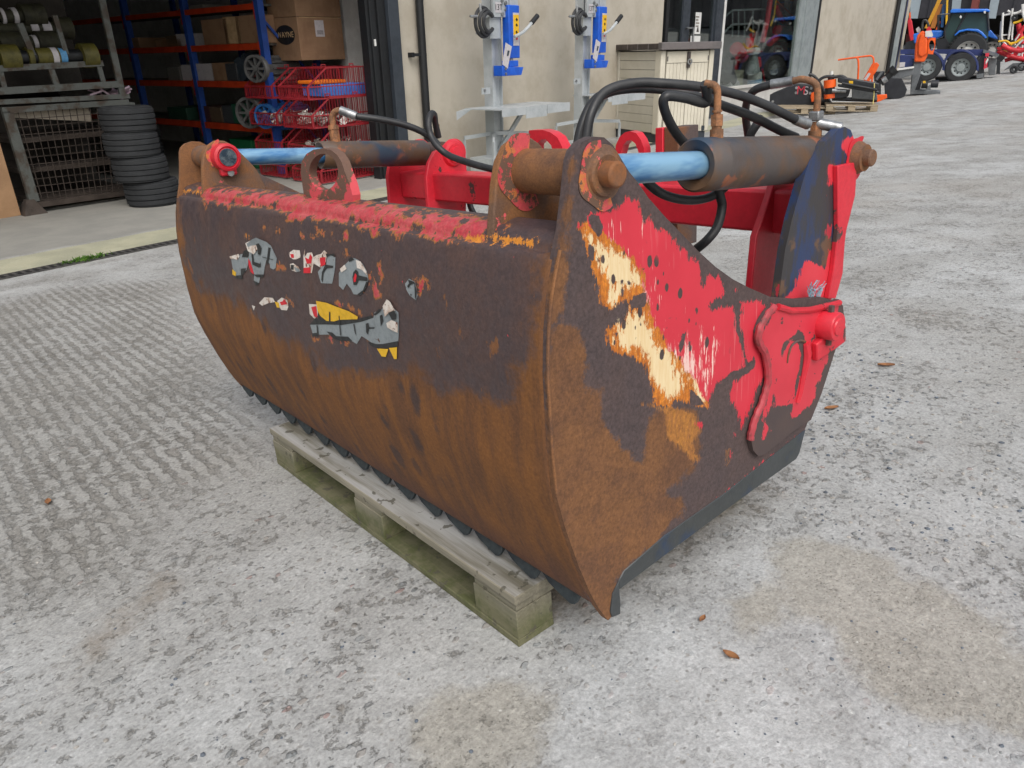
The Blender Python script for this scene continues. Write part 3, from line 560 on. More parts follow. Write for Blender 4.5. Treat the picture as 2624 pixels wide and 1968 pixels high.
for pl, mt_, ly in [
 (c6(165, 340, 210, 330, 250, 300, 300, 290, 330, 320, 325, 400, 310, 450, 270, 500, 275, 535, 210, 520, 190, 470, 175, 400), k_grey, 0),
 (c6(155, 320, 240, 295, 250, 320, 230, 350, 165, 340), k_wht, 2), (c6(180, 440, 215, 470, 210, 505, 180, 490), k_yel, 1),
 (c6(285, 270, 330, 240, 328, 330, 270, 325), k_blk, 1), (c6(260, 435, 310, 430, 300, 465, 262, 510), k_blk, 1), (c6(200, 500, 270, 495, 278, 535, 210, 525), k_blk, 1),
 (c6(305, 195, 385, 155, 435, 230, 385, 300, 330, 270), k_wht, 3), (c6(388, 155, 430, 150, 428, 190, 455, 240, 445, 305, 425, 300, 420, 250), k_blk, 4),
 (c6(330, 340, 350, 370, 385, 490, 355, 470, 332, 400), k_red, 1), (c6(360, 300, 375, 300, 385, 370, 440, 390, 445, 370, 448, 420, 430, 425, 370, 395), k_blk, 2),
 (c6(385, 490, 440, 490, 475, 490, 470, 515, 410, 515), k_blk, 2), (c6(515, 235, 535, 240, 525, 330, 510, 400, 500, 380), k_blk, 2), (c6(460, 322, 560, 350, 560, 356, 460, 328), k_blk, 2), (c6(380, 545, 430, 570, 420, 590, 400, 585), k_blk, 2),
 # worn white and red piece
 (c6(700, 290, 740, 260, 800, 265, 810, 330, 770, 350, 740, 350, 710, 330), k_wht, 0), (c6(715, 300, 745, 300, 750, 335, 725, 335), k_red, 1),
 (c6(835, 320, 850, 250, 845, 330, 870, 290, 915, 285, 930, 330, 960, 310, 1000, 300, 1030, 265, 1060, 290, 1045, 380, 1000, 430, 930, 390, 915, 480, 840, 480), k_wht, 0),
 (c6(850, 330, 885, 350, 900, 300, 920, 330, 910, 390, 870, 390), k_red, 1), (c6(840, 430, 905, 425, 905, 480, 840, 480), k_red, 1), (c6(990, 335, 1045, 330, 1045, 400, 1000, 420), k_red, 1),
 (c6(1060, 320, 1100, 305, 1138, 330, 1135, 430, 1115, 540, 1105, 580, 1000, 575, 970, 470, 1010, 420, 1050, 400), k_grey, 0), (c6(1048, 295, 1090, 305, 1130, 295, 1138, 330, 1100, 312, 1060, 330), k_blk, 2),
 (c6(1045, 400, 1120, 412, 1120, 430, 1060, 435, 1030, 475, 1020, 570, 1008, 540, 1015, 470), k_blk, 2),
 (c6(710, 395, 740, 385, 790, 420, 810, 460, 770, 470, 720, 450), k_wht, 0), (c6(720, 400, 750, 405, 745, 450, 722, 445), k_blk, 1), (c6(750, 420, 800, 440, 805, 465, 770, 468), k_grey, 1),
 # round piece
 (c6(1170, 480, 1200, 430, 1260, 370, 1310, 335, 1350, 350, 1400, 390, 1440, 460, 1455, 540, 1430, 620, 1380, 685, 1310, 680, 1285, 630, 1245, 580, 1210, 640, 1170, 600), k_grey, 0),
 (c6(1268, 345, 1300, 330, 1325, 352, 1275, 375), k_blk, 2), (c6(1340, 355, 1385, 370, 1440, 460, 1445, 500, 1400, 450, 1350, 430), k_wht, 2), (c6(1185, 440, 1230, 400, 1250, 440, 1200, 475), k_wht, 2),
 (c6(1305, 520, 1315, 470, 1340, 445, 1362, 470, 1365, 500, 1450, 520, 1452, 555, 1365, 548, 1345, 590, 1315, 590), k_blk, 2), (c6(1318, 530, 1335, 480, 1350, 500, 1340, 560, 1322, 565), k_red, 3), (c6(1438, 560, 1452, 560, 1425, 640, 1370, 690, 1350, 680, 1405, 640), k_blk, 2),
 # small leaf
 (c6(1805, 580, 1845, 530, 1900, 560, 1920, 640, 1925, 690, 1910, 735, 1850, 690, 1820, 640), k_grey, 0), (c6(1840, 540, 1900, 560, 1910, 590, 1890, 575, 1860, 590, 1845, 620, 1830, 600, 1850, 575), k_blk, 2), (c6(1860, 670, 1875, 680, 1865, 695), k_blk, 2), (c6(1900, 565, 1925, 650, 1912, 735, 1905, 700), k_blk, 2),
 # lower flakes
 (c6(430, 760, 480, 705, 560, 710, 580, 750, 520, 760, 460, 785), k_wht, 0), (c6(362, 780, 395, 790, 380, 830), k_wht, 0), (c6(580, 745, 615, 755, 625, 805, 600, 800), k_yel, 1), (c6(600, 740, 640, 708, 690, 730, 705, 790, 690, 830, 640, 825, 615, 790), k_wht, 0), (c6(625, 750, 650, 745, 665, 720, 695, 770, 640, 780), k_red, 1),
 # long tail piece
 (c6(890, 770, 960, 775, 975, 850, 970, 920, 940, 905, 900, 870), k_wht, 0), (c6(915, 800, 960, 790, 975, 910, 940, 880), k_red, 1),
 (c6(960, 740, 1060, 760, 1160, 800, 1270, 840, 1355, 890, 1350, 915, 1300, 915, 1180, 920, 1130, 935, 1060, 930, 1000, 880, 975, 830), k_yel, 2),
 (c6(985, 870, 1060, 930, 1130, 935, 1200, 915, 1350, 920, 1400, 900, 1480, 880, 1500, 900, 1380, 940, 1200, 970, 1050, 960, 900, 965), k_blk, 1),
 (c6(905, 965, 1050, 965, 1200, 970, 1380, 940, 1500, 900, 1510, 850, 1580, 820, 1640, 760, 1740, 850, 1745, 1000, 1735, 1130, 1640, 1150, 1500, 1150, 1440, 1110, 1385, 1075, 1340, 1150, 1270, 1110, 1180, 1110, 1100, 1060, 1000, 1060, 930, 1050), k_grey, 0),
 (c6(1505, 870, 1560, 815, 1585, 825, 1560, 850, 1520, 880), k_blk, 2), (c6(930, 1045, 975, 1040, 980, 1075, 930, 1070), k_blk, 1), (c6(1060, 1030, 1110, 1040, 1150, 1075, 1260, 1080, 1300, 1120, 1200, 1120, 1120, 1095), k_blk, 1),
 (c6(1430, 955, 1455, 950, 1465, 990, 1515, 990, 1510, 1002, 1460, 1005, 1450, 1060, 1435, 1040), k_blk, 2), (c6(1445, 1130, 1560, 1155, 1735, 1120, 1735, 1170, 1600, 1190, 1530, 1185, 1480, 1170), k_blk, 1),
 (c6(1535, 1190, 1645, 1195, 1620, 1270, 1580, 1265), k_yel, 2), (c6(1650, 1185, 1728, 1178, 1725, 1290, 1700, 1290), k_yel, 2),
 (c6(1600, 790, 1640, 725, 1670, 745, 1720, 830, 1660, 850, 1620, 890), k_wht, 4), (c6(1655, 850, 1710, 830, 1735, 870, 1730, 915, 1690, 915), k_blk, 5), (c6(1630, 950, 1680, 920, 1740, 945, 1740, 1040, 1690, 1020, 1640, 990), k_wht, 3), (c6(1565, 880, 1590, 870, 1600, 930, 1575, 980), k_blk, 2),
 (c6(1085, 840, 1098, 850, 1100, 940, 1085, 930), k_blk, 3), (c6(1175, 880, 1183, 880, 1200, 1080, 1190, 1060), k_blk, 3), (c6(1310, 960, 1322, 960, 1340, 1070, 1325, 1040), k_blk, 2), (c6(968, 970, 978, 970, 990, 1060, 975, 1060), k_blk, 2)]:
    scrap(pl, mt_, ly)

# serrated blade under the shell
m_blade = pm('blade_steel_dark', srgb(58, 66, 70), srgb(44, 50, 56), 14, rough=.5, bump=.25, bs=120, metal=.3)
bl = MB().bx(XF + .01, XN - .02, .078, .09, .15, .20).build('cutting_edge', m_blade, G)
x = XN - .12; tooth0 = None; i = 0
while x > XF - .005:
    if tooth0 is None:
        w = .112
        outt = [(0, .185), (.02 * w, .155), (-.02 * w, .143), (-.12 * w, .1395), (-.35 * w, .144), (-.7 * w, .152), (-.97 * w, .166), (-.97 * w, .185)]
        tooth0 = MB().prism([(a, b) for a, b in outt], lambda a, b: (a + .056, .050 + (b - .1315) * .4, b), lambda a, b: (a + .056, .060 + (b - .1315) * .4, b)).build('tooth', m_blade, bl, bevel=.0012)
        tooth0.location = (x, 0, 0)
    else:
        c = tooth0.copy(); COL.objects.link(c); c.parent = bl; c.location = (x, 0, 0)
    x -= .115
# side knife along the bottom of the near plate
m_knife = pm('blue_black_knife', srgb(58, 62, 64), srgb(36, 56, 84), 5, .52, .68, rough=.45, bump=.2, bs=100, chip=(srgb(150, 60, 52), 12, .68))
kp = yz([(1584, 1488), (1598, 1462), (1700, 1373), (1850, 1268), (2063, 1100), (2047, 1161), (2039, 1176), (1885, 1287), (1700, 1424), (1586, 1510)])
MB().prism(kp, lambda a, b: (XN + .002, a, b), lambda a, b: (XN - .012, a, b)).build('side_knife', m_knife, G, bevel=.002)
MB().prism([(a, b) for a, b in kp], lambda a, b: (XF - .002, a, b), lambda a, b: (XF + .012, a, b)).build('side_knife', m_knife, G)
kw = yz([(1584, 1488), (1568, 1520), (1562, 1565), (1566, 1580), (1587, 1572), (1587, 1540), (1584, 1500)])
MB().prism(kw, lambda a, b: (XN + .003, a, b), lambda a, b: (XN - .010, a, b)).build('knife_tip', m_knife, G, bevel=.001)
# weld seam where shell meets the plate
MB().tube([(XN + .0005, a - .001, b) for a, b in smooth_path([np.array(q) for q in yz([(1436, 640), (1416, 750), (1407, 850), (1405, 957), (1409, 1030), (1415, 1140), (1427, 1264)])], 5)], .003, 6).build('weld_seam', m_brown, G)

# doubler plate round the pivot
m_doub = pm('doubler_red_and_bare', RED, srgb(214, 44, 62), 5, .4, .6, .42, bump=.12, bs=90, var=.05, chip=(RUSTD, 7, .60))
def doub_mat():
    k = NT('doubler_worn_red'); nr = k.noise(50, 7, .75, k.co((1, 1, .5))); n1 = k.noise(9, 6)
    dark = k.mix(k.rng(n1, .3, .7), srgb(70, 60, 61), srgb(80, 66, 63))
    mk = k.rng(k.mt('ADD', k.attr('red'), k.mt('MULTIPLY', k.mt('SUBTRACT', nr, .5), .03)), 0, .0015); mk = k.mt('MULTIPLY', mk, k.mt('SUBTRACT', 1, k.rng(k.mt('ADD', k.attr('vein'), k.mt('MULTIPLY', k.mt('SUBTRACT', nr, .5), .016)), 0, .001))); mk = k.mt('MULTIPLY', mk, k.rng(k.noise(22, 6, .7), .64, .65, 1, 0))
    redc = k.mix(k.rng(k.noise(5, 4), .3, .7), srgb(206, 52, 68), srgb(192, 42, 58)); col = k.mix(mk, dark, redc)
    k.bump(k.mt('ADD', k.mt('MULTIPLY', k.noise(240, 3), k.mt('SUBTRACT', 1, mk)), mk), .3, .0013)
    return k.fin(col, k.mix(mk, (.75,) * 3 + (1,), (.42,) * 3 + (1,)))
m_doub = doub_mat()
dpx = c5(350, 410, 300, 470, 262, 530, 235, 610, 240, 700, 275, 760, 320, 850, 325, 960, 310, 1060, 275, 1160, 235, 1260, 200, 1350, 185, 1430, 200, 1510, 240, 1555, 290, 1540, 380, 1470, 500, 1370, 640, 1280, 720, 1080, 790, 860, 860, 640, 890, 500, 880, 420, 850, 370, 780, 400, 620, 440, 480, 440)
dz = yz(dpx)
db = MB().cdt(dz, lambda a, b: (XN + .012, a, b), lambda a, b: (XN + .001, a, b), grid=.009).build('pivot_doubler', m_doub, G, smooth=30)
paint(db, {'red': [c5(400, 440, 620, 450, 780, 405, 850, 375, 890, 420, 880, 560, 800, 850, 735, 1000, 690, 1170, 600, 1240, 520, 1290, 530, 1180, 480, 1180, 400, 1200, 395, 1090, 370, 1200, 320, 1300, 370, 1370, 330, 1440, 290, 1450, 320, 1330, 300, 1290, 350, 1100, 355, 1050, 330, 900, 320, 780, 290, 700, 320, 600, 360, 540, 400, 480)], 'vein': [c5(455, 850, 448, 780, 470, 710, 510, 670, 560, 640, 580, 600, 620, 640, 640, 720, 700, 640, 710, 660, 650, 760, 640, 850, 600, 960, 570, 1080, 545, 1150, 560, 1000, 590, 900, 600, 780, 560, 690, 520, 700, 480, 760), c5(655, 630, 680, 612, 690, 620, 665, 645), c5(690, 930, 710, 925, 712, 950, 695, 950)]})
sm_w = smooth_path([np.array(q) for q in yz(c5(360, 425, 300, 500, 250, 600, 245, 690, 290, 770, 312, 870, 318, 980, 295, 1080, 265, 1170, 225, 1260, 195, 1360, 183, 1430))], 5)
MB().tube([(XN + .013, a, b) for a, b in smooth_path([np.array(q) for q in yz(c5(455, 850, 462, 790, 480, 730, 510, 695, 550, 680, 590, 690))], 4)], [.0015, .002, .002, .002, .0025] + [.003] * 16, 6).build('weld_bead', m_dark, G)
wv = [(XN + .010 + .0006 * math.sin(i * 1.3), a, b) for i, (a, b) in enumerate(sm_w)]
MB().tube(wv, [.008 + .0005 * math.sin(i * 2.1) for i in range(len(wv))], 8).build('weld_bead', pm('weld_bead_red', srgb(176, 62, 72), srgb(120, 60, 60), 30, rough=.5, bump=.5, bs=120, bd=.002), G)
ww = yz(c5(590, 700, 600, 780, 590, 860, 570, 960, 555, 1060, 530, 1150))
MB().tube([(XN + .014, a, b) for a, b in ww], [.008, .011, .009, .007, .006, .005], 8).build('weld_bead', m_red, G)
MB().tube([(XN + .013, a, b) for a, b in yz(c5(380, 425, 480, 455, 620, 450, 760, 420, 850, 395))], .007, 8).build('weld_bead', m_redc, G)
# pivot boss
pb0 = atx((2105, 830), XN + .01); pb1 = np.array(pb0) + (.048, 0, 0)
pv = (pb0[1], pb0[2])
MB().lathe((XN, pv[0], pv[1]), (1, 0, 0), [(.001, .052), (.018, .052), (.020, .049), (.030, .049), (.032, .046), (.032, .0)], 28).build('pivot_boss', m_red, G)
MB().cyl((XN + .03, pv[0], pv[1] - .045), (XN + .03, pv[0], pv[1] + .045), .007, 6).build('pivot_bolt', m_dark, G)
gs = yz(c5(640, 700, 770, 570, 860, 560, 860, 680, 780, 740, 640, 830))
MB().prism(gs, lambda a, b: (XN + .012, a, b), lambda a, b: (XN + .026, a, b)).build('pivot_gusset', m_red, G, bevel=.003)

# lug plates of the jaw and their pins
pin = atx((1545, 446), XN)[1:]
lug_o = yz([(1444, 604)] + lugL + [(1672, 530), (1690, 560), (1704, 600), (1720, 640)])
XI = .012; XLI, XLO = -1.385, XF
zrim = ztop
def lugpoly(dy=0., back=.24): return [(a + dy, b) for a, b in [(.012, zrim - .03), (.03, .93), (.042, .965), (.06, .988), (.085, 1.0), (.11, .997), (.13, .985), (.15, .962), (.175, .93), (.195, .9), (.205, .87), (.215, zrim - .03)]]
def lug(x, t, mat, name='lug_plate'):
    return MB().prism(lugpoly(), lambda a, b: (x, a, b), lambda a, b: (x - t, a, b)).build(name, mat, G, bevel=.003)
lug(XI, .018, m_rlug); lug(XLI, .018, m_rlug)
# brackets bent down behind the rim
MB().prism([(.2, zrim + .02), (.33, zrim - .06), (.42, zrim - .16), (.4, zrim - .2), (.1, zrim - .1)], lambda a, b: (XLI - .001, a, b), lambda a, b: (XLI - .016, a, b)).build('lug_gusset', m_dark, G, bevel=.002)
MB().cyl((XI + .0, pin[0], pin[1]), (XN - .02, pin[0], pin[1]), .036, 40).build('pin_bush', m_brown, G, smooth=50)
MB().cyl((XI - .01, pin[0], pin[1]), (XN + .032, pin[0], pin[1]), .0195, 32).build('pivot_pin', pm('rust_pin', srgb(132, 84, 48), srgb(110, 78, 58), 20, rough=.8, bump=.5, bs=260, bd=.001), G, bevel=.004, smooth=50)
MB().lathe((XN, pin[0], pin[1]), (1, 0, 0), [(.0195, .0), (.0195, .008), (.028, .010), (.032, .008), (.034, .003), (.042, .001), (.044, -.002)], 40).build('pin_boss', m_rlug, G)
def pinkring(x, yc, zc, r0, r1, a0, a1, t, seed):
    rr = random.Random(seed); n = 40; A = np.linspace(math.radians(a0), math.radians(a1), n); P = []
    P += [(yc + math.cos(a) * r0, zc + math.sin(a) * r0) for a in A]; P += [(yc + math.cos(a) * (r1 + .003 * math.sin(a * 5 + seed)), zc + math.sin(a) * (r1 + .003 * math.sin(a * 5 + seed))) for a in A[::-1]]
    return MB().cdt(P, lambda a, b: (x, a, b), lambda a, b: (x - t, a, b))
pinkm = pm('pink_paint_remnant', srgb(196, 74, 80), srgb(190, 116, 62), 34, .48, .62, .55, bump=.3, bs=160, bd=.001, chip=(srgb(100, 76, 62), 40, .50))
pinkring(XN + .002, pin[0], pin[1], .036, .052, 95, 290, .001, 3).build('paint_remnant', pinkm, G)
pinkring(XI + .0015, pin[0], pin[1], .036, .062, 80, 290, .001, 4).build('paint_remnant', pinkm, G)
# far pin: red collar with bolt
fy, fz = .099, .95
MB().lathe((XLI, fy, fz), (1, 0, 0), [(.001, .036), (.026, .036), (.029, .033), (.032, .038), (.040, .034), (.041, .0)], 36).build('pin_boss', m_redc, G)
MB().lathe((XLI, fy, fz), (1, 0, 0), [(.0, .039), (.026, .038), (.027, .03)], 28).build('pivot_pin', pm('oily_pin_end', srgb(96, 108, 116), srgb(40, 56, 72), 60, rough=.35, metal=.4, bump=.4, bs=80), G)
MB().cyl((XLI, fy + .002, fz - .046), (XLI + .03, fy + .002, fz - .046), .010, 8).build('retaining_bolt', m_silver, G)
MB().box((XLI + .012, fy, fz - .04), (.024, .05, .028)).build('bolt_block', m_redc, G, bevel=.006)
pinkring(XLI + .0015, fy, fz, .038, .05, 95, 215, .001, 6).build('paint_remnant', pinkm, G)
MB().cyl((XLO + .018, fy, fz), (XLI - .018, fy, fz), .034, 30).build('pin_bush', m_rlug, G, smooth=50)

# lifting eye standing on the rim (a plate across the shell top)
ye = .055
ec = np.array(aty((829, 442), ye))[[0, 2]]
eo = [tuple(np.array(aty(p, ye))[[0, 2]]) for p in crop(430, 250, .226, 1560, 1210, 1530, 1020, 1505, 850, 1515, 730, 1570, 640, 1650, 590, 1750, 575, 1850, 595, 1920, 650, 1970, 730, 2010, 850, 2060, 980, 2095, 1110, 2095, 1280)]
eh = [tuple(np.array(aty((829 + 37 * math.cos(t), 441 + 47 * math.sin(t)), ye))[[0, 2]]) for t in np.linspace(0, 2 * math.pi, 36, endpoint=False)]
MB().cdt(eo, lambda a, b: (a, ye, b), lambda a, b: (a, ye + .02, b), holes=[eh]).build('lifting_eye', pm('lifting_eye_worn', srgb(104, 78, 66), RUSTB, 9, .45, .6, .75, bump=.4, bs=200, bd=.001, chip=(srgb(204, 78, 86), 9, .50)), G, smooth=30)

# cylinders
xr = .10; xcf = -1.49
RP = (.955, .872)                               # rear pin axis (y, z)
def lerp(a, b, t): return tuple(a[i] + (b[i] - a[i]) * t for i in range(3))
def ram(x, pf, yb, rb, name, start=.05):
    a = (x, pf[0], pf[1]); b = (x, RP[0], RP[1]); L = math.dist(a, b); d = Vector(b) - Vector(a); d.normalize()
    t0 = (yb - pf[0]) / (RP[0] - pf[0])
    MB().cyl(a, lerp(a, b, t0 + .1), .0255, 36).build('cylinder_rod', m_rod, G, smooth=50)
    p = Vector(lerp(a, b, t0)); q = Vector(lerp(a, b, .93)); LB = (q - p).length
    br = MB().lathe(p, d, [(.0255, .012), (.030, .006), (.036, .004), (rb - .004, .0), (rb, .004), (rb, .05), (rb + .0008, .052), (rb, .054), (rb, LB - .004), (rb - .004, LB), (.0, LB)], 48).build('cylinder_barrel', m_barrel, G, smooth=50)
    MB().lathe(p, d, [(.0255, .0135), (.031, .0075), (.0365, .005)], 32).build('rod_seal', m_black, br)
    MB().cyl((x - .04, pf[0], pf[1]), (x + .04, pf[0], pf[1]), .033, 24).build('rod_eye', m_brown, G)
    MB().cyl((x - .04, RP[0], RP[1]), (x + .04, RP[0], RP[1]), .04, 24).build('barrel_eye', m_dark, G)
    return p, q, d
pn, qn, dn = ram(xr, (pin[0], pin[1]), .432, .049, 'n')
pf_, qf, df = ram(xcf, (.10, .947), .465, .046, 'f')

# rear frame: uprights, cross beam
up = yz([(2012, 640), (1995, 765), (1985, 840), (1990, 900)], .15)
def topcirc(r=.045, a0=170, a1=-10): return [(RP[0] + r * math.cos(math.radians(a)), RP[1] + r * math.sin(math.radians(a))) for a in np.linspace(a0, a1, 12)]
def upright(x, t, mat, w0=.69, w1=.92, r=.045):
    poly = [(w0 - .03, .2), (w0 - .02, .5), (w0, .715), (w0 + .05, .80), (RP[0] - .085, .885)] + topcirc(r, 140, -20) + [(w1 + .03, .80), (w1 + .01, .69), (w1, .6), (w1 - .02, .5), (w1 - .06, .2)]
    return MB().prism(poly, lambda a, b: (x, a, b), lambda a, b: (x - t, a, b)).build('frame_upright', mat, G, bevel=.003)
def upo_mat():
    k = NT('upright_black_and_red'); nr = k.noise(30, 6, .7, k.co((1, 1, .35)))
    mk = k.rng(k.mt('ADD', k.attr('red'), k.mt('MULTIPLY', k.mt('SUBTRACT', nr, .5), .05)), 0, .003)
    dk = k.mix(k.rng(k.noise(9, 6, .75, k.co((1, 1, .3))), .48, .6), srgb(56, 54, 56), srgb(40, 56, 92)); dk = k.mix(k.rng(k.noise(9, 5), .57, .64), dk, srgb(98, 74, 58)); dk = k.mix(k.rng(k.noise(15, 5, .6, k.co((1, 1, .4))), .655, .665), dk, srgb(170, 48, 60))
    col = k.mix(mk, dk, k.mix(k.rng(k.noise(6), .3, .7), RED, srgb(214, 62, 74)))
    k.bump(k.mt('ADD', k.noise(200, 3), mk), .2, .001); return k.fin(col, .5)
oy = yz([(2030, 560), (2060, 455), (2075, 410), (2100, 375), (2130, 350), (2150, 330), (2165, 325), (2180, 333), (2190, 360), (2200, 400), (2185, 480), (2172, 560), (2165, 620), (2150, 680), (2130, 770), (2120, 900), (1960, 900), (1995, 765), (2012, 640)], .15)
uo = MB().cdt(oy, lambda a, b: (.15, a, b), lambda a, b: (.132, a, b), grid=.012).build('frame_upright', upo_mat(), G, smooth=30)
paint(uo, {'red': [[(2178, 480), (2160, 560), (2155, 590), (2120, 640), (2110, 690), (2060, 660), (2040, 740), (2010, 765), (2000, 900), (2130, 900), (2150, 700), (2175, 620), (2200, 480), (2210, 380), (2195, 340), (2160, 355), (2150, 380), (2175, 400)], [(2120, 420), (2140, 410), (2142, 450), (2120, 480), (2125, 450), (2112, 440)]]})
fl_ = yz([(2150, 440), (2192, 420), (2186, 520), (2172, 580), (2150, 590), (2140, 585)], .15)
MB().prism(yz([(2145, 425), (2195, 415), (2190, 500), (2175, 560), (2165, 600), (2158, 700), (2140, 765), (2120, 765), (2135, 690), (2146, 585)], .16), lambda a, b: (.162, a, b), lambda a, b: (.15, a, b)).build('upright_doubler', m_red, G, bevel=.002)
upright(.022, .018, m_red, .775, .905)
for xx_, y0_ in ((-1.37, .80), (-1.60, .775)):
    pl_ = [(y0_, .2), (y0_, .6), (y0_ + .012, .80), (y0_ + .03, .85), (y0_ + .06, .885), (y0_ + .1, .897)] + topcirc(.05, 130, -20) + [(1.0, .8), (.97, .6), (.96, .2)]
    MB().prism(pl_, lambda a, b: (xx_, a, b), lambda a, b: (xx_ - .018, a, b)).build('frame_upright', m_redc, G, bevel=.003)
MB().lathe((.15, RP[0], RP[1]), (1, 0, 0), [(.036, .0), (.035, .008), (.029, .018), (.029, .022), (.0185, .022), (.0185, .036), (.016, .039), (.0, .039)], 32).build('pin_boss', m_rlug, G)
pinkring(.152, RP[0], RP[1], .03, .046, 60, 300, .001, 9).build('paint_remnant', m_red, G)
MB().lathe((-1.37, RP[0] - .012, RP[1]), (1, 0, 0), [(.05, .0), (.044, .012), (.034, .016), (.034, .022), (.024, .022), (.022, .03), (.0, .03)], 32).build('pin_boss', m_redc, G)
beam_m = m_redc
MB().bx(-1.60, .131, .84, .94, .711, .811).build('cross_beam', beam_m, G, bevel=.008)
# headstock hooks standing behind the beam
yh = 1.02
def hx(*p): return [tuple(np.array(aty(q, yh))[[0, 2]]) for q in p]
ho = hx((1574, 400), (1578, 372), (1588, 350), (1602, 339), (1614, 336), (1630, 341), (1642, 358), (1650, 380), (1652, 430), (1652, 480), (1572, 480))
hi = hx((1589, 470), (1590, 395), (1596, 372), (1606, 361), (1617, 359), (1628, 368), (1635, 386), (1638, 400), (1638, 470))
MB().cdt(ho, lambda a, b: (a, yh, b), lambda a, b: (a, yh + .03, b), holes=[hi]).build('headstock_hook', m_redc, G, smooth=30)
ho = hx((1355, 334), (1390, 333), (1410, 339), (1428, 352), (1440, 375), (1446, 400), (1450, 480), (1352, 480))
hi = hx((1372, 470), (1372, 372), (1385, 358), (1398, 357), (1412, 372), (1420, 400), (1424, 470))
MB().cdt(ho, lambda a, b: (a, yh, b), lambda a, b: (a, yh + .04, b), holes=[hi]).build('headstock_hook', m_redc, G, smooth=30)
q0 = np.array(aty((1679, 328), yh)); q1 = np.array(aty((1698, 326), yh))
MB().bx(q0[0], q1[0], yh, yh + .03, .6, q0[2]).build('headstock_bracket', m_redc, G, bevel=.002)
MB().bx(q1[0], q1[0] + .05, yh + .006, yh + .10, .6, q0[2]).build('headstock_bracket', m_dark, G, bevel=.002)
MB().bx(-1.57, .1, .84, .87, .2, .42).build('back_plate', m_dark, G)
for i in range(7):
    xx = -1.5 + i * .26
    MB().bar((xx, .85, .2), (xx, .12, .16), .035, .03).build('floor_tine', m_dark, G)
MB().bx(-1.55, .02, .80, .86, .17, .23).build('bottom_beam', m_dark, G)

# hydraulic fittings and hoses
def ax_pt(p, x): return tuple(atx(p, x))
def barrel_top(px, x, r=.048):
    q = atx((px[0], px[1] + 40), x); t = (q[1] - pin[0]) / (RP[0] - pin[0]); return (x, q[1], pin[1] + (RP[1] - pin[1]) * t + r)
b1 = atx((1836, 352), xr); b1z = pin[1] + (RP[1] - pin[1]) * ((b1[1] - pin[0]) / (RP[0] - pin[0])) + .047
f1 = MB(); f1.cyl((xr, b1[1], b1z - .004), (xr, b1[1], b1z + .016), .0125, 12)
f1.cyl((xr, b1[1], b1z + .016), (xr, b1[1], b1z + .022), .0095, 12); f1.cyl((xr, b1[1], b1z + .022), (xr, b1[1], b1z + .042), .012, 6); f1.cyl((xr, b1[1], b1z + .046), (xr, b1[1], b1z + .05), .009, 12)
f1.build('hose_fitting', m_rustfit, G)
el = [(xr, b1[1], b1z + .04), (xr, b1[1], b1z + .075), (xr - .003, b1[1] - .004, b1z + .092), (xr - .02, b1[1] - .012, b1z + .098)]
MB().tube(smooth_path(el, 5), .0068, 12).build('elbow', m_rustfit, G)
b2 = atx((2084, 345), xr); 
b2y = .86; b2z = pin[1] + (RP[1] - pin[1]) * ((b2y - pin[0]) / (RP[0] - pin[0])) + .047
f2 = MB(); f2.cyl((xr, b2y, b2z - .008), (xr, b2y, b2z + .012), .014, 12); f2.cyl((xr, b2y, b2z + .012), (xr, b2y, b2z + .03), .0115, 6); f2.build('hose_fitting', m_rustfit, G)
MB().box((xr, b2y, b2z + .042), (.024, .024, .02)).build('banjo_block', m_silver, G, bevel=.003)
MB().cyl((xr, b2y, b2z + .028), (xr + .045, b2y + .026, b2z + .014), .0115, 16).build('end_cap', m_silver, G, bevel=.002)
el2 = [(xr, b2y, b2z + .05), (xr, b2y, b2z + .085), (xr - .006, b2y - .004, b2z + .108), (xr - .03, b2y - .012, b2z + .118), (xr - .05, b2y - .016, b2z + .116)]
MB().tube(smooth_path(el2, 5), .0072, 12).build('elbow', m_rustfit, G)
def hose(pts, r=.0115, name='hydraulic_hose', mat=None, n=12):
    return MB().tube(smooth_path([np.array(p) for p in pts], 8), r, n).build(name, mat or m_hose, G, smooth=60)
def px_x(*a):          # (px, py, x) triples -> points on planes x = const
    return [tuple(atx((a[i], a[i + 1]), a[i + 2])) for i in range(0, len(a), 3)]
def px_y(*a): return [tuple(aty((a[i], a[i + 1]), a[i + 2])) for i in range(0, len(a), 3)]
e2 = np.array(el2[-1]); pe2 = projm([e2])[0][0]
MB().tube([tuple(e2), tuple(e2 + np.array((-.045, -.012, -.004)))], .0105, 14).build('ferrule', m_silver, G)
e3 = e2 + np.array((-.045, -.012, -.004))
hose([tuple(e3), tuple(e3 + np.array((-.04, -.006, -.012))), tuple(e3 + np.array((-.075, .02, -.05))), tuple(e3 + np.array((-.09, .06, -.12)))], .009)
# big upper hose
fe = px_x(2070, 318, .098)[0]; fs_ = px_x(2037, 306, .09)[0]
MB().tube([fs_, fe], [.0105, .0115], 14).build('ferrule', m_silver, G)
upper = [fs_] + px_x(1960, 268, .07, 1880, 240, .055, 1790, 222, .03, 1700, 214, 0, 1640, 212, -.03, 1580, 222, -.05, 1540, 245, -.06, 1515, 290, -.06, 1504, 340, -.06, 1498, 400, -.06, 1495, 470, -.05)
hose(upper, .0092)
lower = px_x(2040, 352, .065, 2000, 335, .055, 1930, 300, .04, 1850, 270, .02, 1760, 240, -.01, 1690, 228, -.05, 1620, 226, -.08, 1560, 236, -.1, 1520, 262, -.11, 1495, 310, -.11, 1481, 365, -.11, 1476, 420, -.11, 1474, 480, -.1)
hose(lower, .0096)
yel = flat('hose_print_yellow', srgb(206, 170, 40)); orr = flat('hose_print_orange', srgb(226, 110, 40))
st = smooth_path([np.array(p) for p in lower], 8); 
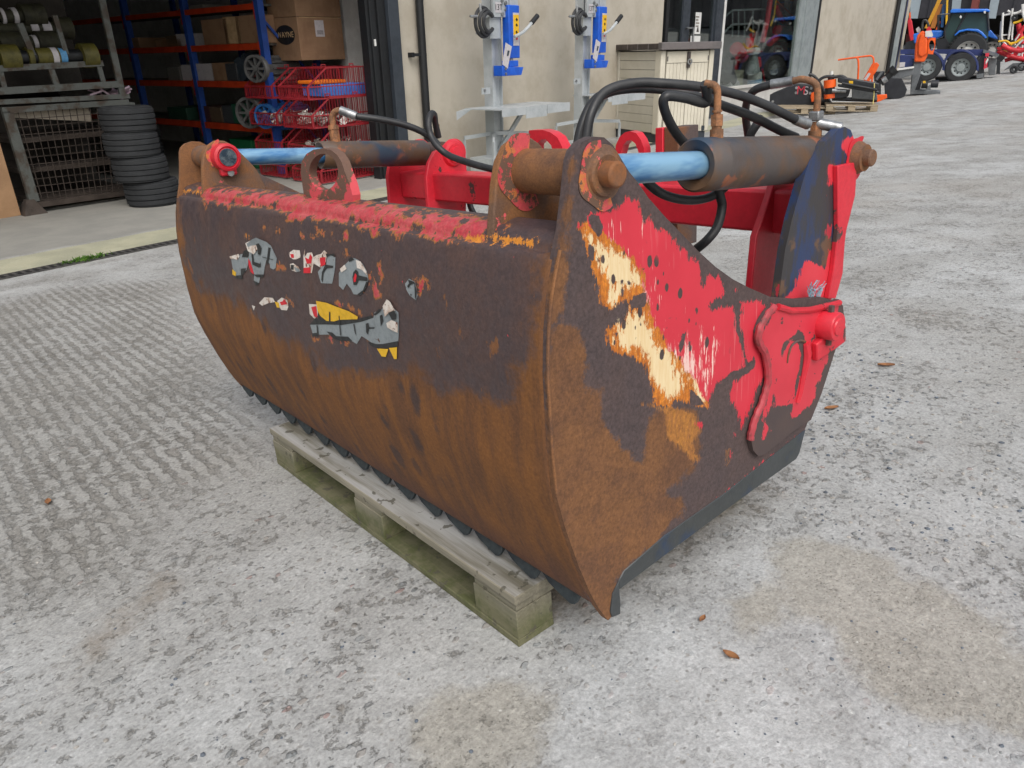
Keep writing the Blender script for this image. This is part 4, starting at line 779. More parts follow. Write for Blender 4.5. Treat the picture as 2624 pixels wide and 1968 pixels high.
def strip(a, b, mat):
    seg = [tuple(q + np.array((.003, -.005, .0072))) for q in st[a:b]]
    mb = MB(); n = len(seg); 
    for i in range(0, n - 1): mb.bar(lerp(seg[i], seg[i + 1], .05), lerp(seg[i], seg[i + 1], .7), .003, .0012)
    mb.build('hose_print', mat, G)
strip(9, 22, yel); strip(36, 44, orr); strip(44, 52, yel)
# loop hose: elbow -> left -> dives behind barrel
hose([el[-1]] + px_x(1810, 262, .07, 1760, 252, .06, 1720, 246, .05, 1704, 250, .045, 1700, 268, .04, 1712, 305, .035, 1735, 345, .03, 1765, 380, .02), .0092)
hose(px_x(1640, 440, .03, 1665, 473, .03, 1700, 498, .03, 1745, 511, .03, 1790, 512, .03, 1830, 500, .03, 1862, 475, .03, 1880, 440, .02), .0092)
hose(px_x(1835, 440, .04, 1845, 500, .04, 1850, 530, .04, 1838, 580, .04, 1812, 615, .03, 1782, 640, .0, 1750, 660, -.05), .0098)
hose(px_x(1955, 300, 0, 1935, 325, -.01, 1922, 350, -.02, 1915, 390, -.03), .0096)
# far side hoses
b3 = atx((862, 380), xcf); b3y = .478; b3z = .947 + (RP[1] - .947) * ((b3y - .1) / (RP[0] - .1)) + .044
b3y = atx((862, 375), xcf)[1]
f3 = MB(); f3.cyl((xcf, b3y, b3z - .006), (xcf, b3y, b3z + .035), .017, 6); f3.cyl((xcf, b3y, b3z + .036), (xcf, b3y, b3z + .05), .019, 6, .017); f3.build('hose_fitting', m_rustfit, G)
s3 = [(xcf, b3y, b3z + .04), (xcf + .0, b3y + .002, b3z + .075), (xcf + .012, b3y + .01, b3z + .092), (xcf + .03, b3y + .02, b3z + .096)]
MB().tube(smooth_path(s3, 5), .011, 12).build('elbow', m_rustfit, G)
e = np.array(s3[-1]); pe = projm([e])[0][0]
t1 = tuple(atx((914, 298), -1.42)); MB().tube([tuple(e), t1], .0145, 14).build('ferrule', m_silver, G)
hose([t1] + px_x(960, 304, -1.39, 1000, 311, -1.37, 1040, 321, -1.35, 1080, 337, -1.33, 1110, 358, -1.31, 1125, 372, -1.30))
hose(px_x(1124, 352, -1.34, 1116, 318, -1.33, 1113, 296, -1.31, 1106, 291, -1.3, 1100, 302, -1.29, 1098, 322, -1.28, 1104, 348, -1.27, 1120, 374, -1.24, 1150, 398, -1.2, 1195, 415, -1.1, 1240, 428, -1.0, 1290, 440, -.9, 1340, 452, -.8))
MB().tube(px_x(1118, 318, -1.36, 1119, 350, -1.36), .012, 10).build('elbow', m_rustfit, G)
hose(px_y(1200, 500, .98, 1206, 530, .98, 1220, 555, .98, 1245, 573, .98, 1275, 580, .98, 1310, 575, .98))
tw = MB()
for i in range(26):
    p = tuple(atx((2080 + random.uniform(-8, 22), 760 + random.uniform(-6, 6)), .17)); a = random.uniform(-.5, .5)
    tw.tube([p, (p[0], p[1] + .01 * math.sin(i), p[2] + .015), (p[0] + .005, p[1] + .02 * math.sin(i * 3), p[2] + random.uniform(.02, .035))], .0008, 4)
tw.build('baler_twine', flat('twine_pale_blue', srgb(120, 160, 176)), G)

# ================================================================== PALLET UNDER THE GRAB
def pallet(M, L, Wd, label, mat, nb=5, full=True, group=None):
    p = thing('wooden_pallet', label, 'pallet', M, group)
    for y in (0, Wd / 2 - .05, Wd - .1): MB().bx(-L, 0, y, y + .1, 0, .018).build('bottom_board', mat, p, bevel=.002)
    for x in (-L, -L / 2 - .07, -.145):
        for y in (0, Wd / 2 - .05, Wd - .1): MB().bx(x, x + .145, y + .001, y + .099, .0185, .0875).build('block', mat, p, bevel=.002)
        MB().bx(x + .002, x + .143, 0.004, Wd, .088, .1055).build('stringer_board', mat, p, bevel=.002)
    w = .1
    for i in range(nb):
        y = (Wd - w) * i / (nb - 1); MB().bx(-L - .003, .003, y - .001, y + w, .106, .128).build('deck_board', mat, p, bevel=.003)
    return p
def palwood():
    k = NT('pallet_wood_algae'); v = k.co((.25, 3, 3)); g = k.rng(k.noise(5, 6, .7, v), .35, .65)
    col = k.mix(g, srgb(116, 112, 98), srgb(146, 140, 124))
    sepz = k.n('ShaderNodeSeparateXYZ'); k.l(k.tc.outputs['Object'], sepz.inputs[0])
    low = k.mt('MULTIPLY', k.rng(k.mt('ADD', sepz.outputs[2], k.mt('MULTIPLY', k.noise(9, 5), .08)), .07, .15, 1, 0), .85)
    col = k.mix(low, col, k.mix(k.rng(k.noise(14, 6, .7), .4, .62), srgb(108, 106, 78), srgb(78, 84, 42)))
    topm = k.mt('MULTIPLY', k.rng(sepz.outputs[2], .1275, .128), k.rng(k.noise(5, 5, .6, v), .35, .6)); col = k.mix(topm, col, srgb(176, 176, 174))
    sp = k.rng(k.noise(34, 3, .5), .62, .66); col = k.mix(k.mt('MULTIPLY', sp, .8), col, srgb(86, 82, 70))
    gr = k.rng(k.noise(60, 4, .8, k.co((.05, 2, 2))), .3, .7, .84, 1.1, False)
    cc = k.n('ShaderNodeVectorMath', operation='SCALE'); k.l(col, cc.inputs[0]); k.l(gr, cc.inputs['Scale'])
    k.bump(k.mt('ADD', k.noise(60, 4, .8, k.co((.05, 2, 2))), k.noise(20, 4)), .5, .003); return k.fin(cc.outputs[0], .85)
pallet(Matrix.Identity(4), 1.21, .8, 'mossy grey wooden pallet carrying the rusty grab bucket', palwood())

# ================================================================== WORKSHOP BUILDING
m_wall = pm('render_wall', srgb(182, 175, 162), srgb(168, 160, 146), 1.3, .4, .65, .9, bump=.25, bs=160, bd=.002, var=.05)
m_dkframe = pm('anthracite_frame', srgb(52, 58, 66), srgb(44, 50, 58), 4, rough=.45, var=.05, bump=.05)
m_blk = pm('black_track', srgb(24, 26, 29), srgb(18, 19, 22), 4, rough=.5)
m_white = pm('white_paint', srgb(214, 214, 212), srgb(200, 200, 198), 4, rough=.6, var=.04, bump=.05)
m_sill = pm('pale_grey_panel', srgb(196, 194, 190), srgb(184, 182, 178), 2, rough=.6, var=.04, bump=.05)
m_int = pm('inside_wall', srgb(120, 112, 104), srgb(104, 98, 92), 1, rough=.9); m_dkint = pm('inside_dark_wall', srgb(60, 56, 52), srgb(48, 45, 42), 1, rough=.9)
def X0(p): return float(wl(p)[0])
xo, xp, xd, xdr, xwr, xwe = X0((929, 0)), X0((1008, 0)), X0((1701, 20)), X0((1850, 60)), X0((2101, 0)), X0((2326, 0))
HT = 5.2
B = thing('workshop_building', 'beige rendered workshop building with open roller door bay and glazed shopfront', 'building', fB((0, 0, 0)))
MB().bx(xp - .02, xd, 0, .28, -.3, HT).build('wall', m_wall, B)
MB().bx(xwr, xwe, 0, .28, -.4, HT).build('wall', m_wall, B)
MB().bx(-24, xo, 0, .28, 2.9, HT).build('lintel', m_wall, B); MB().bx(xo, xp, .0, .28, 3.2, HT).build('lintel', m_wall, B)  # bay lintel is out of view, set low to cut sky light inside
MB().bx(-24, -8.5, 0, .28, -.2, 3.7).build('wall', m_wall, B)
MB().bx(xd, xwr, 0, .28, 3.4, HT).build('lintel', m_wall, B)
MB().bx(xwe - .02, xwe + .28, -.06, .34, -.5, HT).build('corner_column', m_wall, B)
xq = (xo * .35 + xp * .65)
MB().bx(xq, xp, -.09, .05, .0, 3.7).build('door_post', m_dkframe, B, bevel=.004)
MB().bx(xo, xq - .003, -.03, .1, .0, 3.7).build('door_track', m_blk, B); MB().bx(xo + .05, xo + .08, -.05, -.031, .0, 3.7).build('door_track', m_blk, B); MB().bx(xo + .17, xo + .2, -.06, -.031, .0, 3.7).build('door_track', m_blk, B)
MB().bx(xo + .09, xo + .11, -.06, -.035, 1.66, 1.74).build('catch', m_white, B)
# inside of the bay
PX = 1.15
MB().bx(PX, PX + .15, .3, 13, 0, HT).build('partition_wall', m_white, B)
px0_ = float(wl((886, 100), 1.15)[0]); MB().bx(px0_, PX, 1.15, 1.3, 0, 3.2).build('white_pier', m_white, B)
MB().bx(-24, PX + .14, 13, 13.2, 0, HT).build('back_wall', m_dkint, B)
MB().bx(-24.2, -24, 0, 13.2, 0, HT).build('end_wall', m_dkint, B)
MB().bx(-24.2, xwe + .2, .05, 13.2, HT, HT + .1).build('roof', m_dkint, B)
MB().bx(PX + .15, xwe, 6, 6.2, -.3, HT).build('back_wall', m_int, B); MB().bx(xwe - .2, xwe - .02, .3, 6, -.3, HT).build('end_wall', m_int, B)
# shop entrance
def wx(a, y=.05): return float(wl(a, y)[0])
def wz(a, y=.05): return float(wl(a, y)[2])
def glass():
    k = NT('window_glass'); k.b.inputs['Transmission Weight'].default_value = 0; gl = k.n('ShaderNodeBsdfGlossy'); gl.inputs['Roughness'].default_value = .02
    tr = k.n('ShaderNodeBsdfTransparent'); tr.inputs[0].default_value = (.9, .94, .92, 1); fr = k.n('ShaderNodeFresnel'); fr.inputs[0].default_value = 1.5
    mx = k.n('ShaderNodeMixShader'); k.l(k.rng(fr.outputs[0], 0, 1, .02, .5, False), mx.inputs[0]); k.l(tr.outputs[0], mx.inputs[1]); k.l(gl.outputs[0], mx.inputs[2]); k.l(mx.outputs[0], k.out.inputs[0]); return k.m
m_glass = glass()
m_al = pm('grey_aluminium', srgb(150, 158, 160), srgb(138, 146, 148), 3, rough=.45, var=.03, bump=.03, metal=.2)
dr = B
d0, d1, d2, d3 = wx((1701, 30)), wx((1748, 30)), wx((1766, 30)), wx((1828, 30))
dr_ = MB(); dr_.bx(d0, d0 + .12, -.01, .14, .0, 3.4); dr_.build('door_frame', m_blk, B)
MB().bx(d3 + .03, xdr, -.02, .14, .0, 3.4).build('door_frame', m_dkframe, B)
MB().bx(d0 + .12, d1, .06, .07, .05, 3.4).build('side_pane', m_glass, B)
dl = MB(); dl.bx(d1, d2, .02, .08, .05, 3.3); dl.bx(d3 - .05, d3 + .02, .02, .08, .05, 3.3); dl.bx(d2, d3 - .05, .02, .08, .05, .3)
door = dl.build('glass_door', m_dkframe, B)
MB().bx(d2, d3 - .05, .045, .055, .3, 3.3).build('door_pane', m_glass, door)
ph = wl((1759, 72), -.03); ph2 = wl((1777, 72), -.03)
MB().tube([tuple(wl((1759, 72), .02)), tuple(wl((1760, 72), -.05)), tuple(wl((1777, 72), -.06)), tuple(wl((1775, 120), -.06))], .022, 8).build('door_handle', m_silver, door)
def note(a, b, c, d, y=.035):
    p0 = wl((a, d), y); p1 = wl((c, b), y); return MB().bx(p0[0], p1[0], y - .002, y, p0[2], p1[2]).build('notice', m_white, door)
note(1779, 32, 1798, 87); note(1768, 92, 1795, 113)
for i in range(4):
    p0 = wl((1783, 42 + i * 8), .032); MB().bx(p0[0], p0[0] + .16 - .04 * (i % 2), .030, .0318, p0[2] - .02, p0[2] + .005).build('notice_print', m_int, door)
p0 = wl((1788, 74), .032); MB().add([(p0[0] - .06, .031, p0[2] - .06), (p0[0] + .06, .031, p0[2] - .06), (p0[0], .031, p0[2] + .08)], [(0, 1, 2)]).build('notice_print', m_dkint, door, smooth=0)
MB().bx(xdr, xdr + .1, -.03, .1, -.1, 3.4).build('white_trim', m_white, B)
# window over a pale panel
zs0 = wz((1859, 228), -.05); zs1 = wz((2040, 204), -.05)
xw1 = wx((2060, 10)); xw0 = xdr + .1
MB().bx(xw0, xwr - .12, -.05, .1, -.5, zs0 - .02).build('window_panel', m_sill, B); MB().bx(xw0, xwr - .1, -.12, .1, zs0 - .02, zs0 + .03).build('window_sill', m_sill, B)
MB().bx(xw1, xwr - .12, -.04, .12, zs0 + .03, 3.4).build('window_frame', m_al, B); MB().bx(xw1 - .35, xw1 - .003, .0, .12, zs0 + .03, 3.4).build('window_frame', m_al, B); MB().bx(xwr - .12, xwr, -.06, .12, -.4, 3.4).build('window_frame', m_blk, B)
MB().bx(xw0, xw1 - .35, .045, .055, zs0 + .03, 3.4).build('window_pane', m_glass, B)
# downpipe
dp = thing('downpipe', 'black round downpipe fixed to the beige wall right of the roller door', 'pipe', fB((0, 0, 0)))
a = wl((1074, 0), -.08); 
MB().cyl((a[0], -.08, 0.02), (a[0], -.08, 4.2), .055, 16).build('pipe', m_blk, dp)
b = wl((1085, 140), -.08); MB().bx(a[0] - .22, a[0] + .06, -.1, -.06, b[2] - .02, b[2] + .02).build('bracket', m_blk, dp)
MB().bx(a[0] - .2, a[0] - .17, -.1, .0, b[2] - .03, b[2] + .03).build('bracket', m_blk, dp)
# pipes and cables at the far corner
cp = thing('corner_conduits', 'bundle of dark pipes and cables running down the far corner of the beige wall', 'pipes', fB((0, 0, 0)))
for i, (x_, r_, mt_) in enumerate([(xwe - 1.55, .07, m_blk), (xwe - 1.2, .05, m_al), (xwe - .95, .09, m_al), (xwe - .62, .05, m_blk), (xwe - .4, .03, flat('cable_blue', srgb(50, 60, 100)))]):
    MB().tube([(x_, -.1, 5), (x_ + .02, -.1, 1.2 + .5), (x_ - .03 * i, -.12, .55)], r_, 8).build('pipe', mt_, cp)

# ================================================================== INSIDE THE BAY
def q(p, y): return wl(p, y)
YC = float(fl((83, 548))[1]); 
m_gal = pm('worn_grey_steel', srgb(84, 87, 84), srgb(66, 56, 47), 6, .45, .6, .6, bump=.3, bs=60)
m_rusty = pm('rusty_board', srgb(66, 57, 51), srgb(52, 44, 39), 4, rough=.85)
st_ = thing('mesh_stillage', 'rusty steel stillage with wire mesh front and boards inside, left of the tyre stack', 'stillage', fB((0, 0, 0)))
y = YC
A_, Bq, Cq, Dq = q((12, 284), y), q((325, 262), y), q((90, 523), y), q((345, 488), y)
xL = (A_[0] + Cq[0]) / 2; xR = (Bq[0] + Dq[0]) / 2; zt = float((A_[2] + Bq[2]) / 2); zb = float((Cq[2] + Dq[2]) / 2)
def P2(p): return tuple(q(p, y))
MB().bar(P2((14, 285)), P2((84, 520)), .07, .06, (0, 1, 0)).build('post', m_gal, st_); MB().bar(P2((24, 284)), P2((94, 515)), .05, .05, (0, 1, 0)).build('post', m_gal, st_)
MB().bar(P2((335, 262)), P2((352, 490)), .07, .06, (0, 1, 0)).build('post', m_gal, st_)
MB().bar(P2((4, 283)), P2((328, 261)), .06, .06, (0, 1, 0)).build('top_rail', m_gal, st_); MB().bar(P2((84, 526)), P2((345, 490)), .06, .07, (0, 1, 0)).build('bottom_rail', m_rusty, st_)
f0 = fl((86, 548)); MB().add([(f0[0] - .12, y - .1, .0), (f0[0] + .12, y - .1, .0), (f0[0] + .12, y + .14, .0), (f0[0] - .12, y + .14, .0), (f0[0] - .04, y - .03, .16), (f0[0] + .04, y - .03, .16), (f0[0] + .04, y + .05, .16), (f0[0] - .04, y + .05, .16)], [(0, 1, 5, 4), (1, 2, 6, 5), (2, 3, 7, 6), (3, 0, 4, 7), (4, 5, 6, 7)]).build('foot', m_rusty, st_)
mb = MB()
TL, TR, BL, BR = [np.array(P2(p)) for p in ((26, 288), (330, 266), (92, 515), (345, 486))]
for i in range(18):
    t = i / 17; mb.bar(TL + (TR - TL) * t, BL + (BR - BL) * t, .007, .007, (0, 1, 0))
for i in range(13):
    t = i / 12; mb.bar(TL + (BL - TL) * t, TR + (BR - TR) * t, .007, .007, (0, 1, 0))
o = mb.build('wire_mesh', m_rusty, st_); o['kind'] = 'stuff'
for (a, b_) in (((40, 358), (340, 330)), ((58, 435), (345, 405)), ((80, 512), (350, 480))):
    u, v = np.array(P2(a)), np.array(P2(b_)); R3 = MB()
    R3.add([tuple(u + (0, .08, 0)), tuple(v + (0, .08, 0)), tuple(v + (0, 1.1, .0)), tuple(u + (0, 1.1, 0)), tuple(u + (0, .08, -.05)), tuple(v + (0, .08, -.05)), tuple(v + (0, 1.1, -.05)), tuple(u + (0, 1.1, -.05))], [(0, 1, 2, 3), (4, 5, 6, 7), (0, 1, 5, 4), (1, 2, 6, 5), (3, 0, 4, 7), (2, 3, 7, 6)]).build('shelf_board', m_rusty, st_)
u, v, w_, w2 = [np.array(P2(p)) for p in ((20, 290), (232, 276), (243, 312), (34, 302))]
MB().add([tuple(k_ + (0, .06, 0)) for k_ in (u, v, w_, w2)] + [tuple(k_ + (0, .09, 0)) for k_ in (u, v, w_, w2)], [(0, 1, 2, 3), (4, 5, 6, 7), (0, 1, 5, 4), (1, 2, 6, 5), (2, 3, 7, 6), (3, 0, 4, 7)]).build('cardboard_flap', flat('dusty_cardboard', srgb(150, 140, 126)), st_)
MB().bx(xL - .6, xR, y + 1.15, y + 1.2, .1, zt).build('back_panel', m_dkint, st_)
# steel rack on top of it
rk = thing('parts_rack', 'grey steel rack of drive shafts standing on top of the mesh stillage', 'rack', fB((0, 0, 0)))
for a, b_, w in (((-10, 234), (312, 215), .07), ((-10, 262), (330, 246), .05), ((-10, 176), (262, 162), .06)): MB().bar(P2(a), P2(b_), w, w, (0, 1, 0)).build('rail', m_gal, rk)
for a, b_, w in (((256, -20), (315, 250), .07), ((50, 60), (84, 142), .06), ((140, 40), (170, 140), .05), ((128, 172), (147, 222), .06), ((252, 165), (266, 215), .05), ((0, 180), (12, 228), .05)): MB().bar(P2(a), P2(b_), w, w * .6, (0, 1, 0)).build('upright', m_gal, rk)
u = np.array(P2((-10, 230))); v = np.array(P2((310, 212)))
MB().bx(u[0], v[0], y + .04, y + 1.0, (u[2] + v[2]) / 2 - .02, (u[2] + v[2]) / 2).build('shelf', m_rusty, rk)
MB().bx(u[0], v[0], y + 1.05, y + 1.1, u[2], 3.4).build('back_panel', m_dkint, rk)
m_pto = pm('pto_guard_yellow', srgb(88, 82, 30), srgb(70, 66, 26), 10, rough=.55); m_pto2 = pm('pto_guard_olive', srgb(50, 49, 32), srgb(38, 37, 26), 10, rough=.7)
def shaft(px0, px1, py0, py1, yy, lab, mats, bands):
    a, b_ = np.array(q((px0, py0), yy)), np.array(q((px1, py1), yy)); t = thing('drive_shaft', lab, 'drive shaft', fB((0, 0, 0)), 'drive shafts lying on the grey rack'); L = b_ - a
    MB().cyl(a, b_, .07, 14).build('tube', mats[0], t)
    for s0, s1, r, mt_ in bands: MB().cyl(a + L * s0, a + L * s1, r, 18).build('guard', mt_, t)
    return t
m_lab = flat('paper_label', srgb(190, 186, 190)); m_lbl = flat('label_blue', srgb(90, 150, 200))
shaft(-6, 243, 148, 142, y + .05, 'drive shaft with yellow end guards at the front of the grey rack', (m_blk,), [(0, .19, .13, m_pto), (.37, .6, .09, m_pto), (.6, .67, .085, m_lbl), (.84, 1, .13, m_pto), (.28, .33, .1, m_pto), (.52, .58, .092, m_lab)])
shaft(-6, 150, 112, 108, y + .3, 'dull olive drive shaft with a pale label lying just behind the yellow one', (m_pto2,), [(0, .4, .12, m_pto2), (.55, .62, .08, m_lab), (.63, 1, .12, m_pto2)])
shaft(-6, 180, 76, 72, y + .5, 'dull olive drive shaft with two pale labels in the middle of the rack', (m_pto2,), [(.42, .52, .085, m_lab), (.58, .7, .085, m_lab), (.75, 1, .12, m_pto2)])
shaft(-6, 110, 42, 38, y + .5, 'topmost olive drive shaft with a white band on the grey rack', (m_pto2,), [(.05, .12, .085, m_lab), (.3, .4, .085, m_lab), (.5, 1, .12, m_pto2)])
MB_ = MB()
p = np.array(q((280, 238), y + .2)); rnd = random.Random(2)
for i in range(9): MB_.box((p[0] + rnd.uniform(-.22, .22), p[1] + rnd.uniform(-.1, .1), p[2] + rnd.uniform(-.03, .05)), (.16, .1, .02), Matrix.Rotation(rnd.uniform(-.7, .7), 3, 'Y') @ Matrix.Rotation(rnd.uniform(-.5, .5), 3, 'X'))
o = MB_.build('crumpled_paper', flat('paper_pink', srgb(190, 165, 180)), M=fB((0, 0, 0))); tag(o, 'heap of crumpled pinkish papers on the lower ledge of the rack', 'papers'); o['kind'] = 'stuff'
# tyres
def tyre_prof(R, w):
    P = [(R * .55, -w * .36), (R * .6, -w * .46), (R * .8, -w * .5), (R * .93, -w * .46)]
    n = 4
    for i in range(n):
        c = -w * .42 + w * .84 * (i + .5) / n; h = w * .84 / n * .5
        rr_ = R * (1 - .035 * abs(c) / (w * .42)); P += [(rr_ * .95, c - h), (rr_, c - h * .7), (rr_, c + h * .7), (rr_ * .95, c + h)]
    return P + [(R * .93, w * .46), (R * .8, w * .5), (R * .6, w * .46), (R * .55, w * .36), (R * .55, -w * .36)]
m_tyre = pm('tyre_rubber', srgb(36, 38, 41), srgb(44, 46, 49), 6, rough=.8, bump=.2, bs=80)
yt = float(fl((396, 538))[1]) + .4
stackp = [((396, 512), 'bottom tyre of the stack in front of the dark shelving'), ((365, 451), 'second tyre from the floor in the stack beside the mesh stillage'), ((342, 387), 'third tyre from the floor in the stack beside the mesh stillage'), ((331, 322), 'topmost tyre of the stack, with a pale wheel centre')]
for i, (p, lab) in enumerate(stackp):
    c = q(p, yt); R = 66 * dep(c) / F_PX; w = 62 * dep(c) / F_PX
    t = thing('tyre', lab, 'tyre', fB((c[0], yt, R * 0 + w / 2 + i * w * 1.0)) @ Matrix.Rotation(random.uniform(-.03, .03), 4, 'Y'), 'tyres stacked beside the mesh stillage')
    MB().lathe((0, 0, 0), (0, 0, 1), tyre_prof(R, w), 48).build('tread', m_tyre, t, smooth=30)
    if i == 3: MB().lathe((0, 0, 0), (0, 0, 1), [(R * .56, w * .3), (R * .5, w * .42), (R * .3, w * .40), (0, w * .40)], 32).build('wheel_rim', m_white, t)
for i in range(3):
    c = fl((505, 440)); t = thing('tyre', ['lowest', 'middle', 'upper'][i] + ' tyre of the dim stack deep inside beside the orange shelving', 'tyre', fB((c[0] - .5, c[1] + .8, .11 + i * .22)), 'dim tyres deep inside')
    MB().lathe((0, 0, 0), (0, 0, 1), tyre_prof(.42, .21), 28).build('tread', m_tyre, t)
# tan sheet at the left edge
yb_ = float(fl((54, 552))[1])
pts = [wl(p, yb_) for p in ((54, 551), (-60, 572), (-120, 260), (-20, 300))]
MB().add([tuple(k_) for k_ in pts] + [tuple(k_ + (0, .03, 0)) for k_ in pts], [(0, 1, 2, 3), (4, 5, 6, 7), (0, 1, 5, 4), (1, 2, 6, 5), (2, 3, 7, 6), (3, 0, 4, 7)]).build('tan_sheet', pm('tan_board', srgb(168, 132, 98), srgb(156, 122, 90), 3, rough=.7, var=.03), M=fB((0, 0, 0)), smooth=0)
tag(bpy.data.objects['tan_sheet'], 'plain tan board leaning at the left edge of the workshop opening', 'board')

# orange and blue racking along the partition wall
m_orb = pm('racking_orange', srgb(188, 60, 22), srgb(168, 52, 20), 4, rough=.5, var=.04); m_blu = pm('racking_blue', srgb(38, 76, 156), srgb(32, 66, 140), 4, rough=.5, var=.04)
XR = float(fl((728, 450))[0]); 
RK = thing('pallet_racking', 'blue and orange racking with loaded shelves running back into the workshop', 'racking', fB((0, 0, 0)))
def r2(p): return xl(p, XR)
yn = float(r2((728, 448))[1])
def zat(p): return float(r2(p)[2])
beams = [(8, 23, 663), (110, 127, 678), (209, 226, 694), (325, 342, 710)]
ylast = yn + 6.5
posts = [yn, float(r2((534, 345))[1]), float(r2((372, 262))[1])]
posts[2] = posts[1] + (posts[1] - posts[0]) if posts[2] > 14 or posts[2] < posts[1] + .5 else posts[2]
zl_ = []
for i, (ya, yb2, pxx) in enumerate(beams):
    z1, z0 = zat((pxx, ya)), zat((pxx, yb2)); zl_.append(z1)
    for j in range(len(posts)):
        e1 = posts[j + 1] if j + 1 < len(posts) else posts[j] + 2.2
        MB().bx(XR - .05, XR, posts[j] + .07, e1 - .02, z0, z1).build('orange_beam', m_orb, RK)
        MB().bx(XR - .055, XR - .002, posts[j] + .055, posts[j] + .09, z0 - .12, z1 + .02).build('beam_bracket', m_orb, RK)
        MB().bx(XR - .04, XR + .8, posts[j] + .05, e1 - .03, z1 - .03, z1 - .002).build('shelf_deck', m_gal, RK)
for j in posts: MB().bx(XR - .06, XR + .03, j - .04, j + .05, 0, 3.6).build('blue_upright', m_blu, RK); MB().bx(XR + .78, XR + .84, j - .04, j + .05, 0, 3.6).build('blue_upright', m_blu, RK)
for z0 in (.3, 1.2, 2.1): MB().bar((XR + .03, yn, z0 + .8), (XR + .78, yn, z0), .03, .03).build('rack_brace', m_blu, RK)
m_card = pm('cardboard_brown', srgb(140, 110, 84), srgb(128, 99, 75), 3, rough=.8, var=.03, bump=.05); m_card2 = pm('cardboard_tape', srgb(190, 160, 122), rough=.6)
def rbox(px0, py0, px1, py1, name, lab, mat, depth=.5, cat='box', parts=None):
    a = r2((px0, py1)); b_ = r2((px1, py0)); y0, y1 = sorted((a[1], b_[1])); z0, z1 = sorted((a[2], b_[2]))
    sh = min(zl_, key=lambda s: abs(s - z0)); h = z1 - z0
    o = MB().bx(XR - .02, XR + depth, y0, y1, sh + .002, sh + .002 + h).build(name, mat, M=fB((0, 0, 0)), bevel=.006); return tag(o, lab, cat)
def pick(p):
    a = r2(p); return a
gb = 'boxes on the orange shelving'
rbox(526, 36, 580, 106, 'cardboard_box', 'tall cardboard box with taped seam on the second orange shelf, left of its neighbour', m_card)
rbox(582, 34, 612, 107, 'cardboard_box', 'narrow cardboard box squeezed between two larger ones on the second orange shelf', m_card2)
rbox(614, 33, 664, 109, 'cardboard_box', 'cardboard box on the second orange shelf right beside the blue upright', m_card)
rbox(468, 143, 492, 184, 'white_carton', 'small white carton on the third orange shelf beside the inner blue upright', m_lab)
rbox(508, 143, 543, 188, 'white_carton', 'white carton with dark handle holes on the third orange shelf', m_lab)
rbox(548, 143, 576, 190, 'cardboard_box', 'small brown box right of the white carton on the third orange shelf', m_card)
rbox(400, 78, 462, 102, 'flat_box', 'long flat brown carton on the second orange shelf, deep inside', m_card)
rbox(338, 64, 350, 92, 'cardboard_box', 'slim brown box at the dark far end of the second shelf', m_card)
rbox(455, 64, 480, 98, 'white_carton', 'white carton with open lid beside the inner blue upright on the second shelf', m_lab)
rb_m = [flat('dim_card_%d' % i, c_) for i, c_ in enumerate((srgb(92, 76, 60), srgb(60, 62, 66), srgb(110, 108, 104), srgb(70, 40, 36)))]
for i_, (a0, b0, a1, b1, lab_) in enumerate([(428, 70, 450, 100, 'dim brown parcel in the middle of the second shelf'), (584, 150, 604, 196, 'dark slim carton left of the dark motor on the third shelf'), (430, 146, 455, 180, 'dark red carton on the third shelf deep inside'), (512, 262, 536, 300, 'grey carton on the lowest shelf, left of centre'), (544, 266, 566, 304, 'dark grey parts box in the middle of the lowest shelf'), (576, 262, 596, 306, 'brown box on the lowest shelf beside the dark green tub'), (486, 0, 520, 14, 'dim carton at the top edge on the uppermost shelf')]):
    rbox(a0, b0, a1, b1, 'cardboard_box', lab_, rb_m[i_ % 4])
rbox(600, 250, 630, 300, 'green_box', 'dark green tub standing on the fourth orange shelf', flat('green_plastic', srgb(30, 80, 60)), cat='tub')
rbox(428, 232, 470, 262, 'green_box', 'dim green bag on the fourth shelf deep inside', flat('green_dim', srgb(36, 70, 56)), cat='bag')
# electric motors and pulleys
def pulley(p, rp, lab, mat, xo_=-.14, spokes=8):
    c = xl(p, XR + xo_); R = rp * dep(c) / F_PX; t = thing('pulley', lab, 'pulley', fB(c) @ Matrix.Rotation(.35, 4, 'Z'))
    MB().lathe((0, 0, 0), (-1, 0, 0), [(R * .82, -.04), (R, -.045), (R * .9, -.02), (R, 0), (R * .9, .02), (R, .045), (R * .82, .04), (R * .82, -.04)], 40).build('rim', mat, t)
    MB().lathe((0, 0, 0), (-1, 0, 0), [(.0, .05), (R * .2, .05), (R * .22, .03), (R * .22, -.05), (0, -.05)], 20).build('hub', mat, t)
    for i in range(spokes):
        a = 2 * math.pi * i / spokes; MB().bar((0, math.cos(a) * R * .2, math.sin(a) * R * .2), (0, math.cos(a) * R * .84, math.sin(a) * R * .84), .03, .05, (1, 0, 0)).build('spoke', mat, t)
    return c, R
m_cast = pm('grey_cast_metal', srgb(104, 104, 104), srgb(84, 84, 84), 8, rough=.5, metal=.3); m_bluem = pm('blue_machine_paint', srgb(40, 96, 158), srgb(34, 84, 142), 6, rough=.45)
m_mot = pm('dark_motor', srgb(52, 62, 72), srgb(44, 52, 60), 8, rough=.6)
